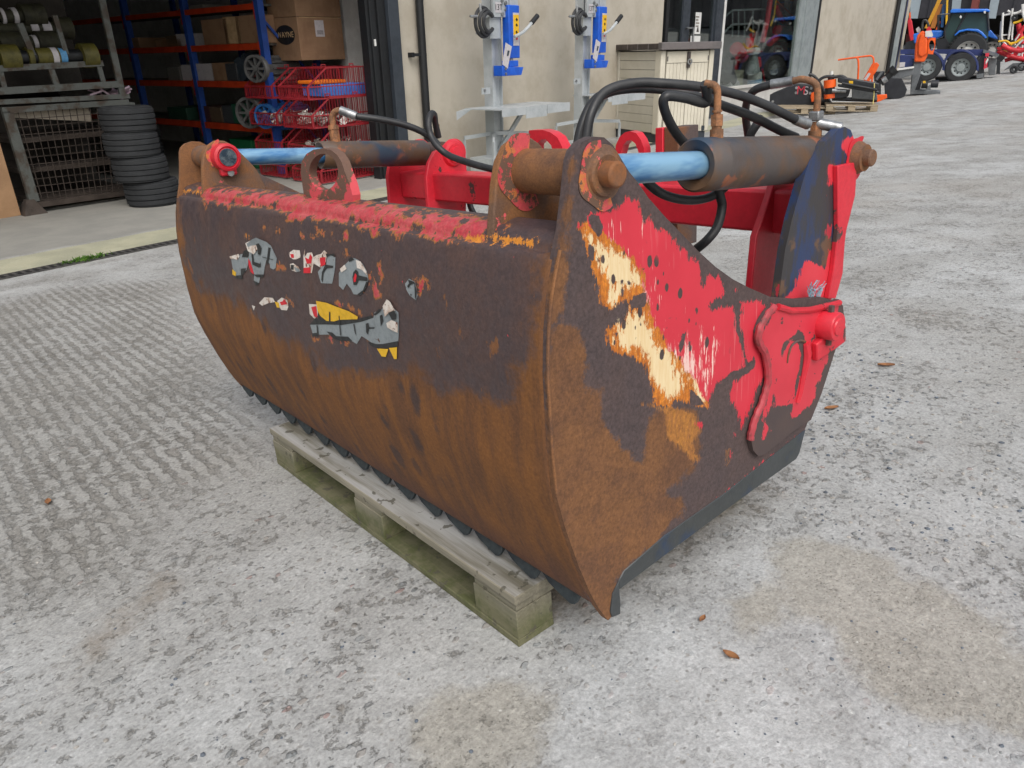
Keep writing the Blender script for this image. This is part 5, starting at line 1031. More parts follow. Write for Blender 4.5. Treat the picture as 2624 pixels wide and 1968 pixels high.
def motor(c, R, L, lab, mat):
    t = thing('electric_motor', lab, 'motor', fB(c)); MB().cyl((0, 0, 0), (L, 0, 0), R, 24).build('body', mat, t)
    for i in range(12):
        a = 2 * math.pi * i / 12; MB().bar((.05, math.cos(a) * R, math.sin(a) * R), (L - .05, math.cos(a) * R, math.sin(a) * R), .012, .05, (0, math.cos(a), math.sin(a))).build('fin', mat, t)
    MB().bx(0.05, L - .05, -R * .7, R * .7, -R * 1.25, -R * .9).build('foot', mat, t); MB().bx(.1, L - .1, -R * .35, R * .35, R * .9, R * 1.3).build('terminal_box', mat, t)
c, R = pulley((658, 176), 33, 'large grey spoked pulley hanging over the edge of the third orange shelf', m_cast); motor((c[0] + .12, c[1], c[2]), R * .7, .5, 'grey compressor head behind the large pulley on the third shelf', m_cast)
c, R = pulley((640, 289), 38, 'grey spoked pulley on the lowest orange shelf, left of the blue one', m_cast); motor((c[0] + .12, c[1], c[2]), R * .6, .5, 'grey compressor head behind the grey pulley on the lowest shelf', m_cast)
c, R = pulley((682, 298), 30, 'blue spoked pulley on the lowest orange shelf beside the blue upright', m_bluem); motor((c[0] + .12, c[1], c[2] - .02), R * .85, .55, 'blue compressor head behind the blue pulley', m_bluem)
c = xl((615, 178), XR); motor((c[0], c[1], c[2]), .16, .4, 'dark electric motor with a small white plate on the third orange shelf', m_mot)
c = xl((448, 178), XR); 
# green tubs on the floor under the rack
g0 = fl((745, 446)); 
for i, (dx, lab) in enumerate([(0, 'green plastic tub on the floor under the racking, nearer one'), (1.0, 'green plastic tub on the floor under the racking, further back')]):
    t = MB(); t.prism([(-.3, 0), (.3, 0), (.36, .42), (-.36, .42)], lambda a, b: (g0[0] + .35 + a, g0[1] + .2 + dx - .3, b), lambda a, b: (g0[0] + .35 + a, g0[1] + .2 + dx + .3, b)); tag(t.build('plastic_tub', flat('tub_green_%d' % i, srgb(28, 112, 70)), M=fB((0, 0, 0)), bevel=.01), lab, 'tub', 'green tubs under the racking')

# red wire baskets against the partition
m_rw = pm('red_coated_wire', srgb(150, 38, 46), srgb(128, 32, 40), 10, rough=.45, var=.05)
yb0 = float(fl((900, 478))[1]) + .02; yb0 = max(yb0, .25)
ba = wl((784, 200), yb0); bb = wl((944, 200), yb0); BW = float(bb[0] - ba[0])
tiers = [float(wl((870, v), yb0)[2]) for v in (250, 322, 398, 475)]
HB = abs(tiers[0] - tiers[1])
def basket(x0, y0, z0, Wd, Dp, H, lab, group='red wire baskets stacked at the partition wall'):
    t = thing('wire_basket', lab, 'basket', fB((x0, y0, z0)), group); fr = MB(); r = .011
    prof_ = [(0, 0), (Wd, 0), (Wd, H * 1.05), (Wd * .32, H * 1.05), (0, H * .42)]
    for yy in (0, Dp):
        P = [(a, yy, b_) for a, b_ in prof_]; 
        for i in range(5): fr.bar(P[i], P[(i + 1) % 5], r * 1.6, r * 1.6)
        fr.bar((0, yy, H * .42), (Wd, yy, H * .42), r * 1.2, r * 1.2)
    for a, b_ in prof_: fr.bar((a, 0, b_), (a, Dp, b_), r * 1.6, r * 1.6)
    for i in (.25, .7): fr.tube([(Wd * i, 0, H * 1.05), (Wd * i, 0, H * 1.16), (Wd * (i + .06), 0, H * 1.16), (Wd * (i + .06), 0, H * 1.05)], r * .7, 6)
    fr.build('frame', m_rw, t); wr = MB(); n = 22
    for yy in (0, Dp):
        for i in range(n):
            a = Wd * (i + .5) / n; top = H * 1.05 if a > Wd * .32 else H * .42 + (H * .63) * a / (Wd * .32); wr.bar((a, yy, 0), (a, yy, top), .006, .006)
    for i in range(16):
        yy = Dp * (i + .5) / 16; wr.bar((0, yy, 0), (0, yy, H * .42), .006, .006); wr.bar((Wd, yy, 0), (Wd, yy, H * 1.05), .006, .006); wr.bar((0, yy, 0), (Wd, yy, 0), .006, .006)
    for i in range(8): wr.bar((Wd * i / 8, 0, 0), (Wd * i / 8, Dp, 0), .006, .006)
    o = wr.build('wires', m_rw, t); o['kind'] = 'stuff'; return t
names = ['top', 'second', 'third', 'lowest']; 
for i in range(4):
    z0 = max(tiers[i], .02) if i < 3 else .03
    basket(float(ba[0]) + i * .015, yb0, z0, BW, .62, HB, ['red wire basket holding the orange and blue cartons, top of the stack at the doorway', 'red wire basket full of shiny packets, second from the top by the doorway', 'red wire basket third from the top, just above the rusty cylinder', 'lowest red wire basket on the floor beside the roller door track'][i])
    basket(float(ba[0]) + .05 + i * .015, yb0 + .85, z0, BW, .62, HB, ['inner red wire basket under the big cardboard boxes, top tier', 'inner red wire basket with paper tags, second tier', 'inner red wire basket with clear bags, third tier', 'inner red wire basket on the floor, deepest in the corner'][i])
zc = tiers[0]
cb = MB().bx(ba[0] + BW * .28, ba[0] + BW * .98, yb0 + .06, yb0 + .5, zc + .02, zc + .02 + HB * .42).build('blue_carton', flat('carton_blue', srgb(60, 128, 214), c2=srgb(48, 108, 196)), M=fB((0, 0, 0)), bevel=.01); tag(cb, 'bright blue carton inside the top red basket', 'carton')
cb = MB().bx(ba[0] + BW * .22, ba[0] + BW * .7, yb0 + .1, yb0 + .5, zc + .025 + HB * .42, zc + .03 + HB * .53).build('orange_carton', flat('carton_orange', srgb(226, 116, 30)), M=fB((0, 0, 0)), bevel=.01); tag(cb, 'flat orange carton lying on the blue carton in the top red basket', 'carton')
rnd = random.Random(5)
for ti, (yy, xx) in enumerate([(yb0 + .3, .5), (yb0 + 1.15, .4), (yb0 + .3, .5)]):
    mb = MB(); z0 = tiers[1 + (ti == 2)] + .03
    for i in range(60):
        mb.box((ba[0] + BW * rnd.uniform(.08, .9), yy + rnd.uniform(-.25, .25), z0 + rnd.uniform(.0, HB * .35)), (.11, .07, .012), Matrix.Rotation(rnd.uniform(-1.2, 1.2), 3, 'Y') @ Matrix.Rotation(rnd.uniform(-1, 1), 3, 'X'))
    o = mb.build('packets', pm('shiny_packets_%d' % ti, srgb(200, 196, 190), srgb(120, 60, 56), 14, .5, .6, .2, metal=.3), M=fB((0, 0, 0))); tag(o, ['clear shiny packets filling the second red basket by the doorway', 'clear packets and tags in the inner second-tier red basket', 'clear shiny packets filling the third red basket'][ti], 'packets'); o['kind'] = 'stuff'
# big cardboard boxes on top
yB = yb0 + .75
k0, k1 = wl((774, 155), yB), wl((889, 140), yB); zt0 = float(min(k0[2], k1[2])); w_b = float(k1[0] - k0[0])
h_b = float(wl((780, 43), yB)[2] - zt0)
z_base = tiers[0] + HB * 1.1
def mesh_text(s, size, M, mat, parent, name='lettering', ext=.0005, sx=1):
    cu = bpy.data.curves.new(name, 'FONT'); cu.body = s; cu.size = size; cu.align_x = 'CENTER'; cu.align_y = 'CENTER'; cu.extrude = ext
    t = bpy.data.objects.new(name, cu); COL.objects.link(t); dg = bpy.context.evaluated_depsgraph_get(); me = bpy.data.meshes.new_from_object(t.evaluated_get(dg)); bpy.data.objects.remove(t)
    o = bpy.data.objects.new(name, me); COL.objects.link(o); me.materials.clear(); me.materials.append(mat); o.parent = parent; o.matrix_parent_inverse = Matrix.Identity(4); o.matrix_local = M @ Matrix.Diagonal((sx, 1, 1, 1)); return o
for i, lab in enumerate(['large plain cardboard box with an oval black emblem and white label, lower of two', 'upper large cardboard box stacked on the one with the white label']):
    z0 = zt0 + i * (h_b + .004)
    t = thing('cardboard_box', lab, 'box', fB((k0[0], yB, z0)) @ Matrix.Rotation(.05, 4, 'Z'))
    MB().bx(0, w_b, 0, .6, 0, h_b).build('carton', m_card, t, bevel=.006)
    MB().bx(w_b * .05, w_b * .95, -.0015, -.0005, h_b * .985, h_b * .999).build('tape', m_card2, t)
    if i == 0:
        lb = wl((828, 67), yB); MB().bx(w_b * .37, w_b * .57, -.003, -.001, h_b * .55, h_b * .93).build('white_label', m_lab, t)
        for j in range(7): MB().bx(w_b * (.41 + j * .02), w_b * (.417 + j * .02), -.0045, -.0032, h_b * .6, h_b * .7).build('barcode', m_blk, t)
        Mo = Matrix(((0, 0, -1, -.002), (-1, 0, 0, .28), (0, 1, 0, h_b * .6), (0, 0, 0, 1)))
        el_ = MB(); el_.prism([(.2 * math.cos(a), .12 * math.sin(a)) for a in np.linspace(0, 2 * math.pi, 32, endpoint=False)], lambda a, b_: (-.003, .28 - a, h_b * .6 + b_), lambda a, b_: (-.001, .28 - a, h_b * .6 + b_)); el_.build('emblem', m_blk, t)
        mesh_text('WAYNE', .1, Matrix.Translation((-.0045, .28, h_b * .6)) @ Matrix(((0, 0, -1, 0), (-1, 0, 0, 0), (0, 1, 0, 0), (0, 0, 0, 1))), m_card2, t)

# ================================================================== LOG SPLITTERS ON THE WALL SIDE
m_zinc = pm('galvanised_steel', srgb(180, 185, 188), srgb(166, 172, 175), 4, .4, .62, .42, metal=.15, bump=.15, bs=80, var=.06)
m_jb = pm('jack_blue', srgb(28, 92, 200), srgb(24, 80, 182), 5, rough=.4, var=.04)
YS = -.75
o1 = np.array(wl((1268, 271), YS)); o2 = np.array(wl((1493, 242), YS))
def splitter(o_, lab, w0=-.5, wing=True):
    T = thing('log_splitter', lab, 'log splitter', fB(o_), 'log splitters standing at the wall')
    def s(p): v = np.array(wl(p, YS)) - o1; return (float(v[0]), float(v[2]))
    def part(name, p0, p1, y0, y1, mat, bevel=.003):
        a, b_ = s(p0), s(p1); return MB().bx(min(a[0], b_[0]), max(a[0], b_[0]), y0, y1, min(a[1], b_[1]), max(a[1], b_[1])).build(name, mat, T, bevel=bevel)
    zg = -float(o_[2]) + hloc(o_[0], YS)
    a = s((1246, 104)); b_ = s((1289, 104)); mx0, mx1 = s((1254, 200))[0], s((1279, 200))[0]
    MB().bx(mx0, mx0 + .06, -.06, .1, zg + .05, s((1250, -160))[1]).build('mast', m_zinc, T); MB().bx(mx0 + .06, mx1, -.02, .0, zg + .05, s((1250, -160))[1]).build('mast_web', m_zinc, T); MB().bx(mx1 - .02, mx1, -.06, .1, zg + .05, s((1250, -160))[1]).build('mast', m_zinc, T)
    hp = part('head_plate', (1239, 45), (1275, -70), -.18, -.14, m_zinc)
    for cpt in ((1268, 10), (1269, 25), (1260, 38), (1259, 3)): c = s(cpt); MB().cyl((c[0], -.2, c[1]), (c[0], -.18, c[1]), .025, 8).build('bolt', m_silver, T)
    part('guide_box', (1236, 100), (1262, 46), -.14, -.06, m_zinc)
    part('ram_head', (1278, 18), (1297, -70), -.2, -.06, m_zinc)
    part('ram_body', (1272, 150), (1296, 16), -.24, -.12, m_jb, .01)
    a = s((1281, 118)); b_ = s((1294, 35)); MB().bx(a[0], b_[0], -.245, -.242, a[1], b_[1]).build('ram_sticker', m_lab, T)
    c = s((1282, 91)); d = s((1294, 40)); MB().bx(a[0] + .004, b_[0] - .004, -.249, -.246, c[1], d[1]).build('warning_print', k_yel, T)
    for pz in (52, 66, 84): c = s((1288, pz)); MB().box((c[0], -.251, c[1]), (.035, .002, .03), Matrix.Rotation(.78, 3, 'Y')).build('warning_print', m_blk, T)
    c = s((1289, 100)); MB().box((c[0], -.248, c[1]), (.04, .002, .03)).build('warning_print', flat('print_red', srgb(200, 70, 80)), T)
    c = s((1284, 152)); d = s((1284, 160)); MB().cyl((c[0], -.18, c[1] + .02), (c[0], -.18, d[1] - .05), .03, 12).build('ram_rod', m_silver, T)
    part('wedge_collar', (1272, 172), (1295, 155), -.24, -.1, m_jb, .008)
    a = s((1251, 195)); b_ = s((1303, 172)); MB().prism([(a[0], a[1]), (b_[0] - .03, a[1]), (b_[0] + .02, b_[1]), (a[0] + .15, b_[1] + .01), (a[0], b_[1] + .03)], lambda u, v: (u, -.26, v), lambda u, v: (u, -.1, v)).build('wedge', m_jb, T, bevel=.006)
    for pt in ((1258, 176), (1259, 189)): c = s(pt); MB().cyl((c[0], -.275, c[1]), (c[0], -.26, c[1]), .018, 8).build('bolt', m_silver, T)
    H = [s(p) for p in ((1275, 96), (1288, 90), (1298, 84), (1312, 70), (1320, 60))]
    MB().tube([(x_, -.3, z_) for x_, z_ in H], .022, 8).build('handle', m_zinc, T); a, b_ = s((1319, 61)), s((1334, 43)); MB().cyl((a[0], -.3, a[1]), (b_[0], -.3, b_[1]), .035, 10).build('handle_grip', m_blk, T)
    a, b_ = s((1250, 97)), s((1208, 84)); MB().bar((a[0], -.1, a[1]), (b_[0], -.1, b_[1]), .05, .04).build('bracket_arm', m_zinc, T)
    c = s((1221, 58)); r_ = abs(s((1243, 58))[0] - c[0])
    for kk, rr_ in enumerate((1, .82, .66)): MB().tube([(c[0] + r_ * rr_ * math.cos(t_) * .9 + .02 * kk, -.12 - .03 * kk, c[1] + r_ * rr_ * math.sin(t_)) for t_ in np.linspace(.6, 5.6, 22)], .024, 8).build('coiled_hose', m_hose, T)
    for (p0, p1) in (((1211, 36), (1210, 10)), ((1202, 43), (1184, 43))): a, b_ = s(p0), s(p1); MB().tube([(a[0] + (b_[0] - a[0]) * k_ / 5, -.14, a[1] + (b_[1] - a[1]) * k_ / 5) for k_ in range(6)], [.02, .014, .022, .014, .02, .012], 8).build('coupling', m_silver, T)
    pl = [s(p) for p in ((1257, 110), (1273, 120), (1263, 176), (1249, 165))]; MB().prism(pl, lambda u, v: (u, -.27, v), lambda u, v: (u, -.268, v)).build('paper_tag', m_lab, T)
    pl = [s(p) for p in ((1262, 130), (1267, 131), (1264, 144), (1260, 144))]; MB().prism(pl, lambda u, v: (u, -.274, v), lambda u, v: (u, -.272, v)).build('tag_print', m_mot, T)
    a, b_ = s((1243, 34)), s((1257, 8)); MB().bx(a[0], b_[0], -.186, -.182, a[1], b_[1]).build('rating_plate', m_lab, T)
    c = ((a[0] + b_[0]) / 2, (a[1] + b_[1]) / 2); mesh_text('13T', .1, Matrix.Translation((c[0], -.19, c[1])) @ Matrix.Rotation(math.pi / 2, 4, 'X'), m_blk, T)
    a = s((1228, 242)); b_ = s((1248, 232)); MB().bx(a[0], b_[0], -.06, -.04, a[1], b_[1] + .04).build('side_lug', m_zinc, T); MB().cyl((a[0] + .04, -.08, a[1] + .05), (a[0] + .04, -.06, a[1] + .05), .018, 8).build('bolt', m_silver, T)
    # table
    w1 = 1.05
    MB().bx(w0, w1, -.55, .12, -.02, -.005).build('table_top', m_zinc, T)
    MB().bx(w0, .0, -.56, -.548, -.1, .0).build('table_lip', m_zinc, T); MB().bx(.0, .47, -.572, -.56, -.15, .0).build('table_lip', m_zinc, T); MB().bx(.5, w1, -.56, -.548, -.12, .0).build('table_lip', m_zinc, T)
    if wing: MB().add([(w0, .12, -.01), (w0 - .35, -.05, -.02), (w0 - .35, -.05, -.13), (w0, .0, -.02)], [(0, 1, 2, 3)]).build('table_wing', m_zinc, T, smooth=0)
    MB().bar((mx0 + .1, -.05, -.62), (mx0 + .55, -.2, -.03), .05, .05).build('table_brace', m_zinc, T)
    for sx, sy in ((-.45, -.35), (.6, -.35), (.6, .2), (-.45, .2)):
        MB().bar((mx0 + .05, .0, zg + .5), (sx, sy, zg + .46), .03, .05).build('base_arm', m_zinc, T); MB().bar((sx, sy, zg + .44), (sx, sy, zg + .02), .03, .03).build('base_leg', m_zinc, T)
    MB().bx(-.45, .1, -.3, .1, zg + .02, zg + .2).build('motor_housing', m_zinc, T)
    return T
splitter(o1, 'blue and galvanised vertical log splitter nearer the downpipe, left one of the pair')
splitter(o2, 'blue and galvanised vertical log splitter beside the cream storage shed, right one of the pair', -.1, False)

# ================================================================== STORAGE SHED
m_cream = pm('shed_cream_plastic', srgb(206, 200, 184), srgb(196, 190, 174), 2, rough=.55, var=.02, bump=.05); m_crleft = pm('shed_panel_plastic', srgb(188, 184, 172), srgb(182, 178, 165), 2, rough=.55, var=.02, bump=.05)
m_lid = pm('shed_lid_dark', srgb(64, 56, 54), srgb(56, 50, 48), 6, rough=.6); m_lidf = pm('shed_lid_front', srgb(104, 98, 98), srgb(94, 90, 90), 5, rough=.55)
q0_ = fl((1682, 368)); qr = fl((1813, 352)); ql = fl((1551, 365)); yaw = math.atan2(qr[1] - q0_[1], qr[0] - q0_[0])
r_ = lray((1673, 130)); k_ = dep(q0_)
zs_ = float(wl((1673, 128), q0_[1])[2] - q0_[2]); SW = math.hypot(qr[0] - q0_[0], qr[1] - q0_[1]); SD = 1.45
SH = thing('storage_shed', 'cream plastic storage shed with dark lid in front of the glass shop door', 'shed', fB(q0_, yaw))
MB().bx(.04, SW - .04, .04, SD - .04, 0, .16).build('base', m_dkframe, SH, bevel=.01)
for i in range(9):
    z0 = .17 + i * (zs_ - .19) / 9; MB().bx(.012, .05, .18, SD - .16, z0, z0 + (zs_ - .19) / 9 - .006).build('side_plank', m_crleft, SH, bevel=.004)
MB().bx(.03, .06, .1, SD - .1, .16, zs_ - .02).build('side_core', m_lidf, SH)
MB().bx(0, .1, 0, .18, .15, zs_ - .01).build('corner_post', m_cream, SH, bevel=.02); MB().bx(0, .1, SD - .16, SD, .15, zs_ - .01).build('corner_post', m_crleft, SH, bevel=.02)
MB().bx(SW - .1, SW, 0, .16, .15, zs_ - .01).build('corner_post', m_cream, SH, bevel=.02); MB().bx(SW - .05, SW, .16, SD, .15, zs_ - .01).build('side_wall', m_crleft, SH); MB().bx(.1, SW - .05, SD - .04, SD - .01, .15, zs_ - .01).build('rear_wall', m_crleft, SH)
for k_, (x0, x1) in enumerate(((.125, SW / 2 - .006), (SW / 2 + .006, SW - .125))):
    d = MB(); d.bx(x0, x1, .03, .06, .16, zs_ - .03); dd = d.build('door', m_crleft, SH); n = 6; w_ = (x1 - x0) / n
    MB().bx(x0 + .001, x1 - .001, .004, .029, zs_ * .86, zs_ - .03).build('door_rail', m_cream, dd, bevel=.004)
    for i in range(n): MB().bx(x0 + i * w_ + .003, x0 + (i + 1) * w_ - .003, .008, .029, .16, zs_ * .855).build('door_board', m_cream, dd, bevel=.004)
    MB().bx(x0 if k_ == 0 else x1 - .02, x0 + .02 if k_ == 0 else x1, -.004, .003, zs_ * .88, zs_ * .93).build('hinge', m_lidf, dd)
MB().bx(-.06, SW + .06, .02, SD + .04, zs_, zs_ + .1).build('lid', m_lid, SH, bevel=.015); MB().bx(-.07, SW + .07, -.09, .018, zs_ - .005, zs_ + .115).build('lid_front', m_lidf, SH, bevel=.01)
for i in range(3): MB().bx(-.066, -.058, .3 + i * .32, .32 + i * .32, zs_ + .005, zs_ + .095).build('lid_rib', m_lidf, SH)
MB().bx(SW / 2 - .03, SW / 2 + .03, -.03, .003, zs_ - .3, zs_ - .04).build('hasp', m_lid, SH, bevel=.006); MB().lathe((SW / 2 + .01, -.045, zs_ - .2), (0, 1, 0), [(.05, 0), (.05, .015), (.03, .015), (.03, 0), (.05, 0)], 16).build('padlock', m_silver, SH)
MB().bx(SW - .16, SW - .1, -.008, .004, .17, .25).build('foot_latch', m_dkframe, SH)

# ================================================================== MACHINES AT THE RIGHT
class Card:
    """measures a thing in the upright plane through its foot, square to the line of sight"""
    def __init__(s, name, lab, cat, foot, yaw=0., up=0., group=None):
        s.q = np.array(fl(foot)); s.q[2] += up; s.a = face_yaw(s.q) + yaw; s.T = thing(name, lab, cat, fB(s.q, s.a), group)
        s.Rz = np.array(Matrix.Rotation(s.a, 3, 'Z')); s.k = dep(s.q) / F_PX
    def at(s, p, off=0.):
        n = s.Rz[:, 1]; r = lray(p); o = s.q + n * off; t = ((o - CL) @ n) / (r @ n); v = s.Rz.T @ (CL + r * t - s.q); return np.array((v[0], off, v[2]))
    def poly(s, name, pts, off, th, mat, parent=None, bevel=0):
        P = [s.at(p, off) for p in pts]; P = [(v[0], v[2]) for v in P]
        return MB().prism(P, lambda a, b: (a, off, b), lambda a, b: (a, off + th, b)).build(name, mat, parent or s.T, bevel=bevel)
    def tube(s, name, pts, r, mat, offs=0., parent=None, n=10, sm=3):
        offs = [offs] * len(pts) if not hasattr(offs, '__len__') else offs
        P = [s.at(p, o) for p, o in zip(pts, offs)]
        if sm > 1 and len(P) > 2: P = smooth_path(P, sm)
        return MB().tube([tuple(p) for p in P], r * s.k, n).build(name, mat, parent or s.T)
r6 = lambda *a: crop(1850, 0, .1808, *a)
r7 = lambda *a: crop(2224, 0, .1808, *a)
m_orange = pm('machine_orange', srgb(240, 98, 30), srgb(226, 86, 26), 5, rough=.42, var=.04); m_mblk = pm('machine_black', srgb(34, 36, 42), srgb(42, 44, 50), 5, rough=.4, var=.06)
m_mgrey = pm('machine_grey', srgb(104, 108, 112), srgb(90, 94, 98), 5, rough=.5); m_pw = pm('pale_pallet_wood', srgb(160, 146, 124), srgb(134, 120, 100), 8, rough=.85, stretch=(.3, 2, 2))
def far_pallet(foot, lab, L, yaw):
    q_ = np.array(fl(foot)); return pallet(fB(q_, face_yaw(q_) + yaw), L, 1.0, lab, m_pw, 5, group='pallets under the machines'), q_
k_ = dep(fl((2140, 292))) / F_PX
far_pallet((2140, 292), 'pale wooden pallet under the black hedge cutter head, nearer one', 150 * k_, .15); far_pallet((2248, 286), 'pale wooden pallet under the orange motor and black boom', 120 * k_, .1)
PH = .13
c = Card('flail_head', 'black cutter head with red and white letters lying on a pallet below the shop window', 'cutter head', (2050, 290), up=PH)
c.poly('side_plate', r6(672, 1490, 680, 1340, 1030, 1210, 1350, 1220, 1470, 1310, 1560, 1500, 1480, 1540, 1360, 1560), 0, .05, m_mblk, bevel=.01)
c.poly('hood', r6(690, 1470, 700, 1340, 1040, 1200, 1380, 1215, 1500, 1340, 1500, 1500), .05, .7, m_mblk)
c.poly('side_plate', r6(700, 1480, 700, 1340, 1040, 1205, 1400, 1215, 1540, 1490), .76, .05, m_mblk)
for p in r6(1055, 1245, 1265, 1250, 1050, 1315, 1250, 1320, 720, 1440): v = c.at(p, -.01); MB().cyl((v[0], -.02, v[2]), (v[0], 0, v[2]), .03, 8).build('bolt', m_silver, c.T)
m_lr = flat('letter_red', srgb(200, 50, 70))
for ch, p, mt_ in (('M', r6(1120, 1285)[0], m_lr), ('S', r6(1190, 1290)[0], m_lab)): v = c.at(p, -.012); mesh_text(ch, .26, Matrix.Translation((v[0], -.012, v[2])) @ Matrix.Rotation(math.pi / 2, 4, 'X'), mt_, c.T)
c.poly('orange_hook', r6(1255, 1380, 1265, 1320, 1320, 1295, 1345, 1330, 1310, 1350, 1315, 1440, 1270, 1450), -.1, .08, m_orange, bevel=.01)
c.tube('hose', r6(1230, 1050, 1310, 1080, 1400, 1200, 1480, 1360, 1560, 1490), 3.6, m_hose, -.15)
c.tube('hose', r6(1225, 1180, 1270, 1150, 1350, 1190, 1420, 1300, 1500, 1450, 1570, 1500), 3.2, m_hose, -.12)
c.tube('rotor', r6(1340, 1420, 1480, 1425), 13, m_blk, -.02, sm=1, n=20)
c = Card('hedge_cutter_arm', 'black folded boom with orange motor housing and white cap on a pallet', 'machine arm', (2200, 287), up=PH + .1)
c.tube('motor_housing', r6(1530, 1130, 1530, 1240), 15, m_orange, .1, sm=1, n=20); c.tube('motor_band', r6(1530, 1240, 1530, 1330), 12, m_blk, .1, sm=1, n=20); c.tube('motor_housing', r6(1540, 1330, 1540, 1390), 16, m_orange, .1, sm=1, n=20)
c.tube('motor_top', r6(1545, 1060, 1545, 1130), 8, m_mblk, .1, sm=1); c.tube('cap', r6(1553, 1010, 1553, 1060), 4.5, m_white, .1, sm=1)
c.tube('polished_drum', r6(1560, 1285, 1760, 1290), 5, m_silver, -.05, sm=1); c.poly('gearbox', r6(1560, 1290, 1820, 1270, 1790, 1370, 1700, 1400, 1500, 1400), .0, .35, m_mblk, bevel=.02)
c.poly('boom', r6(1640, 1090, 1760, 1100, 2230, 1180, 2230, 1270, 1640, 1170), .0, .2, m_mblk, bevel=.02); c.poly('boom', r6(1640, 1190, 1900, 1225, 2230, 1290, 2230, 1330, 1640, 1230), -.15, .12, m_mblk, bevel=.02)
c.poly('panel', r6(1840, 1250, 2200, 1290, 2200, 1420, 1840, 1400), .02, .3, m_mgrey, bevel=.02); c.poly('yellow_sticker', r6(1800, 1145, 1860, 1148, 1858, 1200, 1800, 1195), -.004, .003, k_yel)
c.tube('hose', r6(1340, 1180, 1400, 1120, 1480, 1085, 1600, 1090, 1700, 1080, 1780, 1130), 4, m_hose, .05); c.tube('base_skid', r6(1560, 1400, 2200, 1420), 5, m_mblk, .1, sm=1)
c.tube('strap', r6(2160, 1180, 2155, 1330, 2140, 1480), 1.2, flat('strap_yellow', srgb(216, 200, 120)), -.17)
c.tube('ram', r6(1700, 1180, 2200, 1275), 3.4, m_blk, -.2, sm=1)
c = Card('orange_guard_rail', 'thin orange tubular hoop frame standing against the beige wall behind the black boom', 'guard rail', (2240, 262))
c.tube('hoop', r6(1645, 850, 1800, 828, 1920, 812, 2060, 795, 2110, 792, 2140, 815, 2150, 860, 2140, 980, 2125, 1170), 2.2, m_orange, 0); c.tube('hoop_leg', r6(1905, 815, 1930, 850, 1935, 960, 1925, 1150), 2.4, m_orange, 0)
c.tube('foot', r6(1925, 1150, 1925, 1420), 2.2, m_orange, 0, sm=1); c.tube('foot', r6(2125, 1170, 2130, 1420), 2.2, m_orange, 0, sm=1)
c = Card('orange_chute', 'slanted orange arm with a white sticker leaning beside the black bucket', 'machine arm', (2250, 268))
c.poly('arm', r7(-60, 1110, 60, 900, 130, 885, 160, 920, 120, 1010, 20, 1150, -60, 1200), 0, .12, m_orange, bevel=.01); c.poly('sticker', r7(-60, 1120, 10, 1030, 40, 1045, -20, 1140), -.006, .004, m_lab)
c.poly('orange_plate', r7(60, 1350, 270, 1335, 272, 1390, 160, 1440, 60, 1460), -.2, .05, m_orange, bevel=.01); c.poly('base_box', r7(80, 1020, 240, 1010, 220, 1150, 90, 1160), .1, .3, m_mblk, bevel=.01); c.tube('spout', r7(180, 1180, 260, 1110, 360, 1000), 9, m_blk, -.1, sm=1, n=14); c.tube('spout_collar', r7(205, 1150, 270, 1110), 8, m_silver, -.13, sm=1)
c.tube('spout_end', r7(330, 1030, 395, 975), 12, m_blk, -.1, sm=1, n=14); c.tube('strut', r7(120, 1130, 200, 1020), 3, m_mgrey, -.15, sm=1); c.tube('stand', r7(150, 1150, 150, 1420), 6, m_mblk, .2, sm=1)
c = Card('black_bucket', 'black loader bucket lying on the concrete left of the orange and grey post', 'bucket', (2290, 254))
c.poly('side', r7(240, 1380, 230, 1150, 300, 1115, 480, 1105, 555, 1270, 520, 1370, 400, 1410), 0, .04, m_mblk, bevel=.01); c.poly('shell', r7(250, 1370, 240, 1160, 300, 1125, 470, 1115, 545, 1270, 510, 1360, 400, 1400), .04, 1.2, m_mblk); c.poly('side', r7(240, 1380, 230, 1150, 300, 1115, 480, 1105, 555, 1270, 520, 1370, 400, 1410), 1.24, .04, m_mblk)
c.poly('grey_deck', r7(290, 1110, 420, 985, 650, 955, 640, 1060, 480, 1110), .3, .5, m_mgrey, bevel=.01); c.poly('deck_edge', r7(415, 970, 655, 940, 655, 965, 415, 1000), .25, .1, m_white); c.tube('wheel', r7(100, 1270, 110, 1275), 10, m_blk, -.2, sm=1)
c = Card('post_driver', 'bright orange and grey post driver standing on its foot at the corner of the building', 'post driver', (2345, 245))
c.poly('column', r7(650, 900, 770, 890, 745, 1060, 660, 1305, 600, 1300, 615, 1080), 0, .25, m_mgrey, bevel=.02); c.poly('column', r7(740, 1050, 775, 1060, 750, 1230, 730, 1290, 660, 1300), .05, .25, m_mblk)
c.poly('head', r7(655, 880, 670, 640, 700, 500, 770, 430, 810, 450, 830, 520, 860, 540, 850, 780, 800, 880), -.05, .35, m_orange, bevel=.03); c.poly('head_rib', r7(705, 780, 710, 600, 750, 480, 800, 470, 820, 520, 845, 560, 840, 760, 760, 815), -.1, .06, m_orange, bevel=.03)
P = [c.at(p, -.08) for p in r7(860, 530, 960, 535, 955, 640, 925, 770, 845, 765)]; Hh = [c.at((2224 + .1808 * (905 + 38 * math.cos(t)), .1808 * (645 + 75 * math.sin(t))), -.08) for t in np.linspace(0, 6.28, 20, endpoint=False)]
MB().cdt([(v[0], v[2]) for v in P], lambda a, b: (a, -.08, b), lambda a, b: (a, -.02, b), holes=[[(v[0], v[2]) for v in Hh]]).build('head_plate', m_orange, c.T, smooth=20)
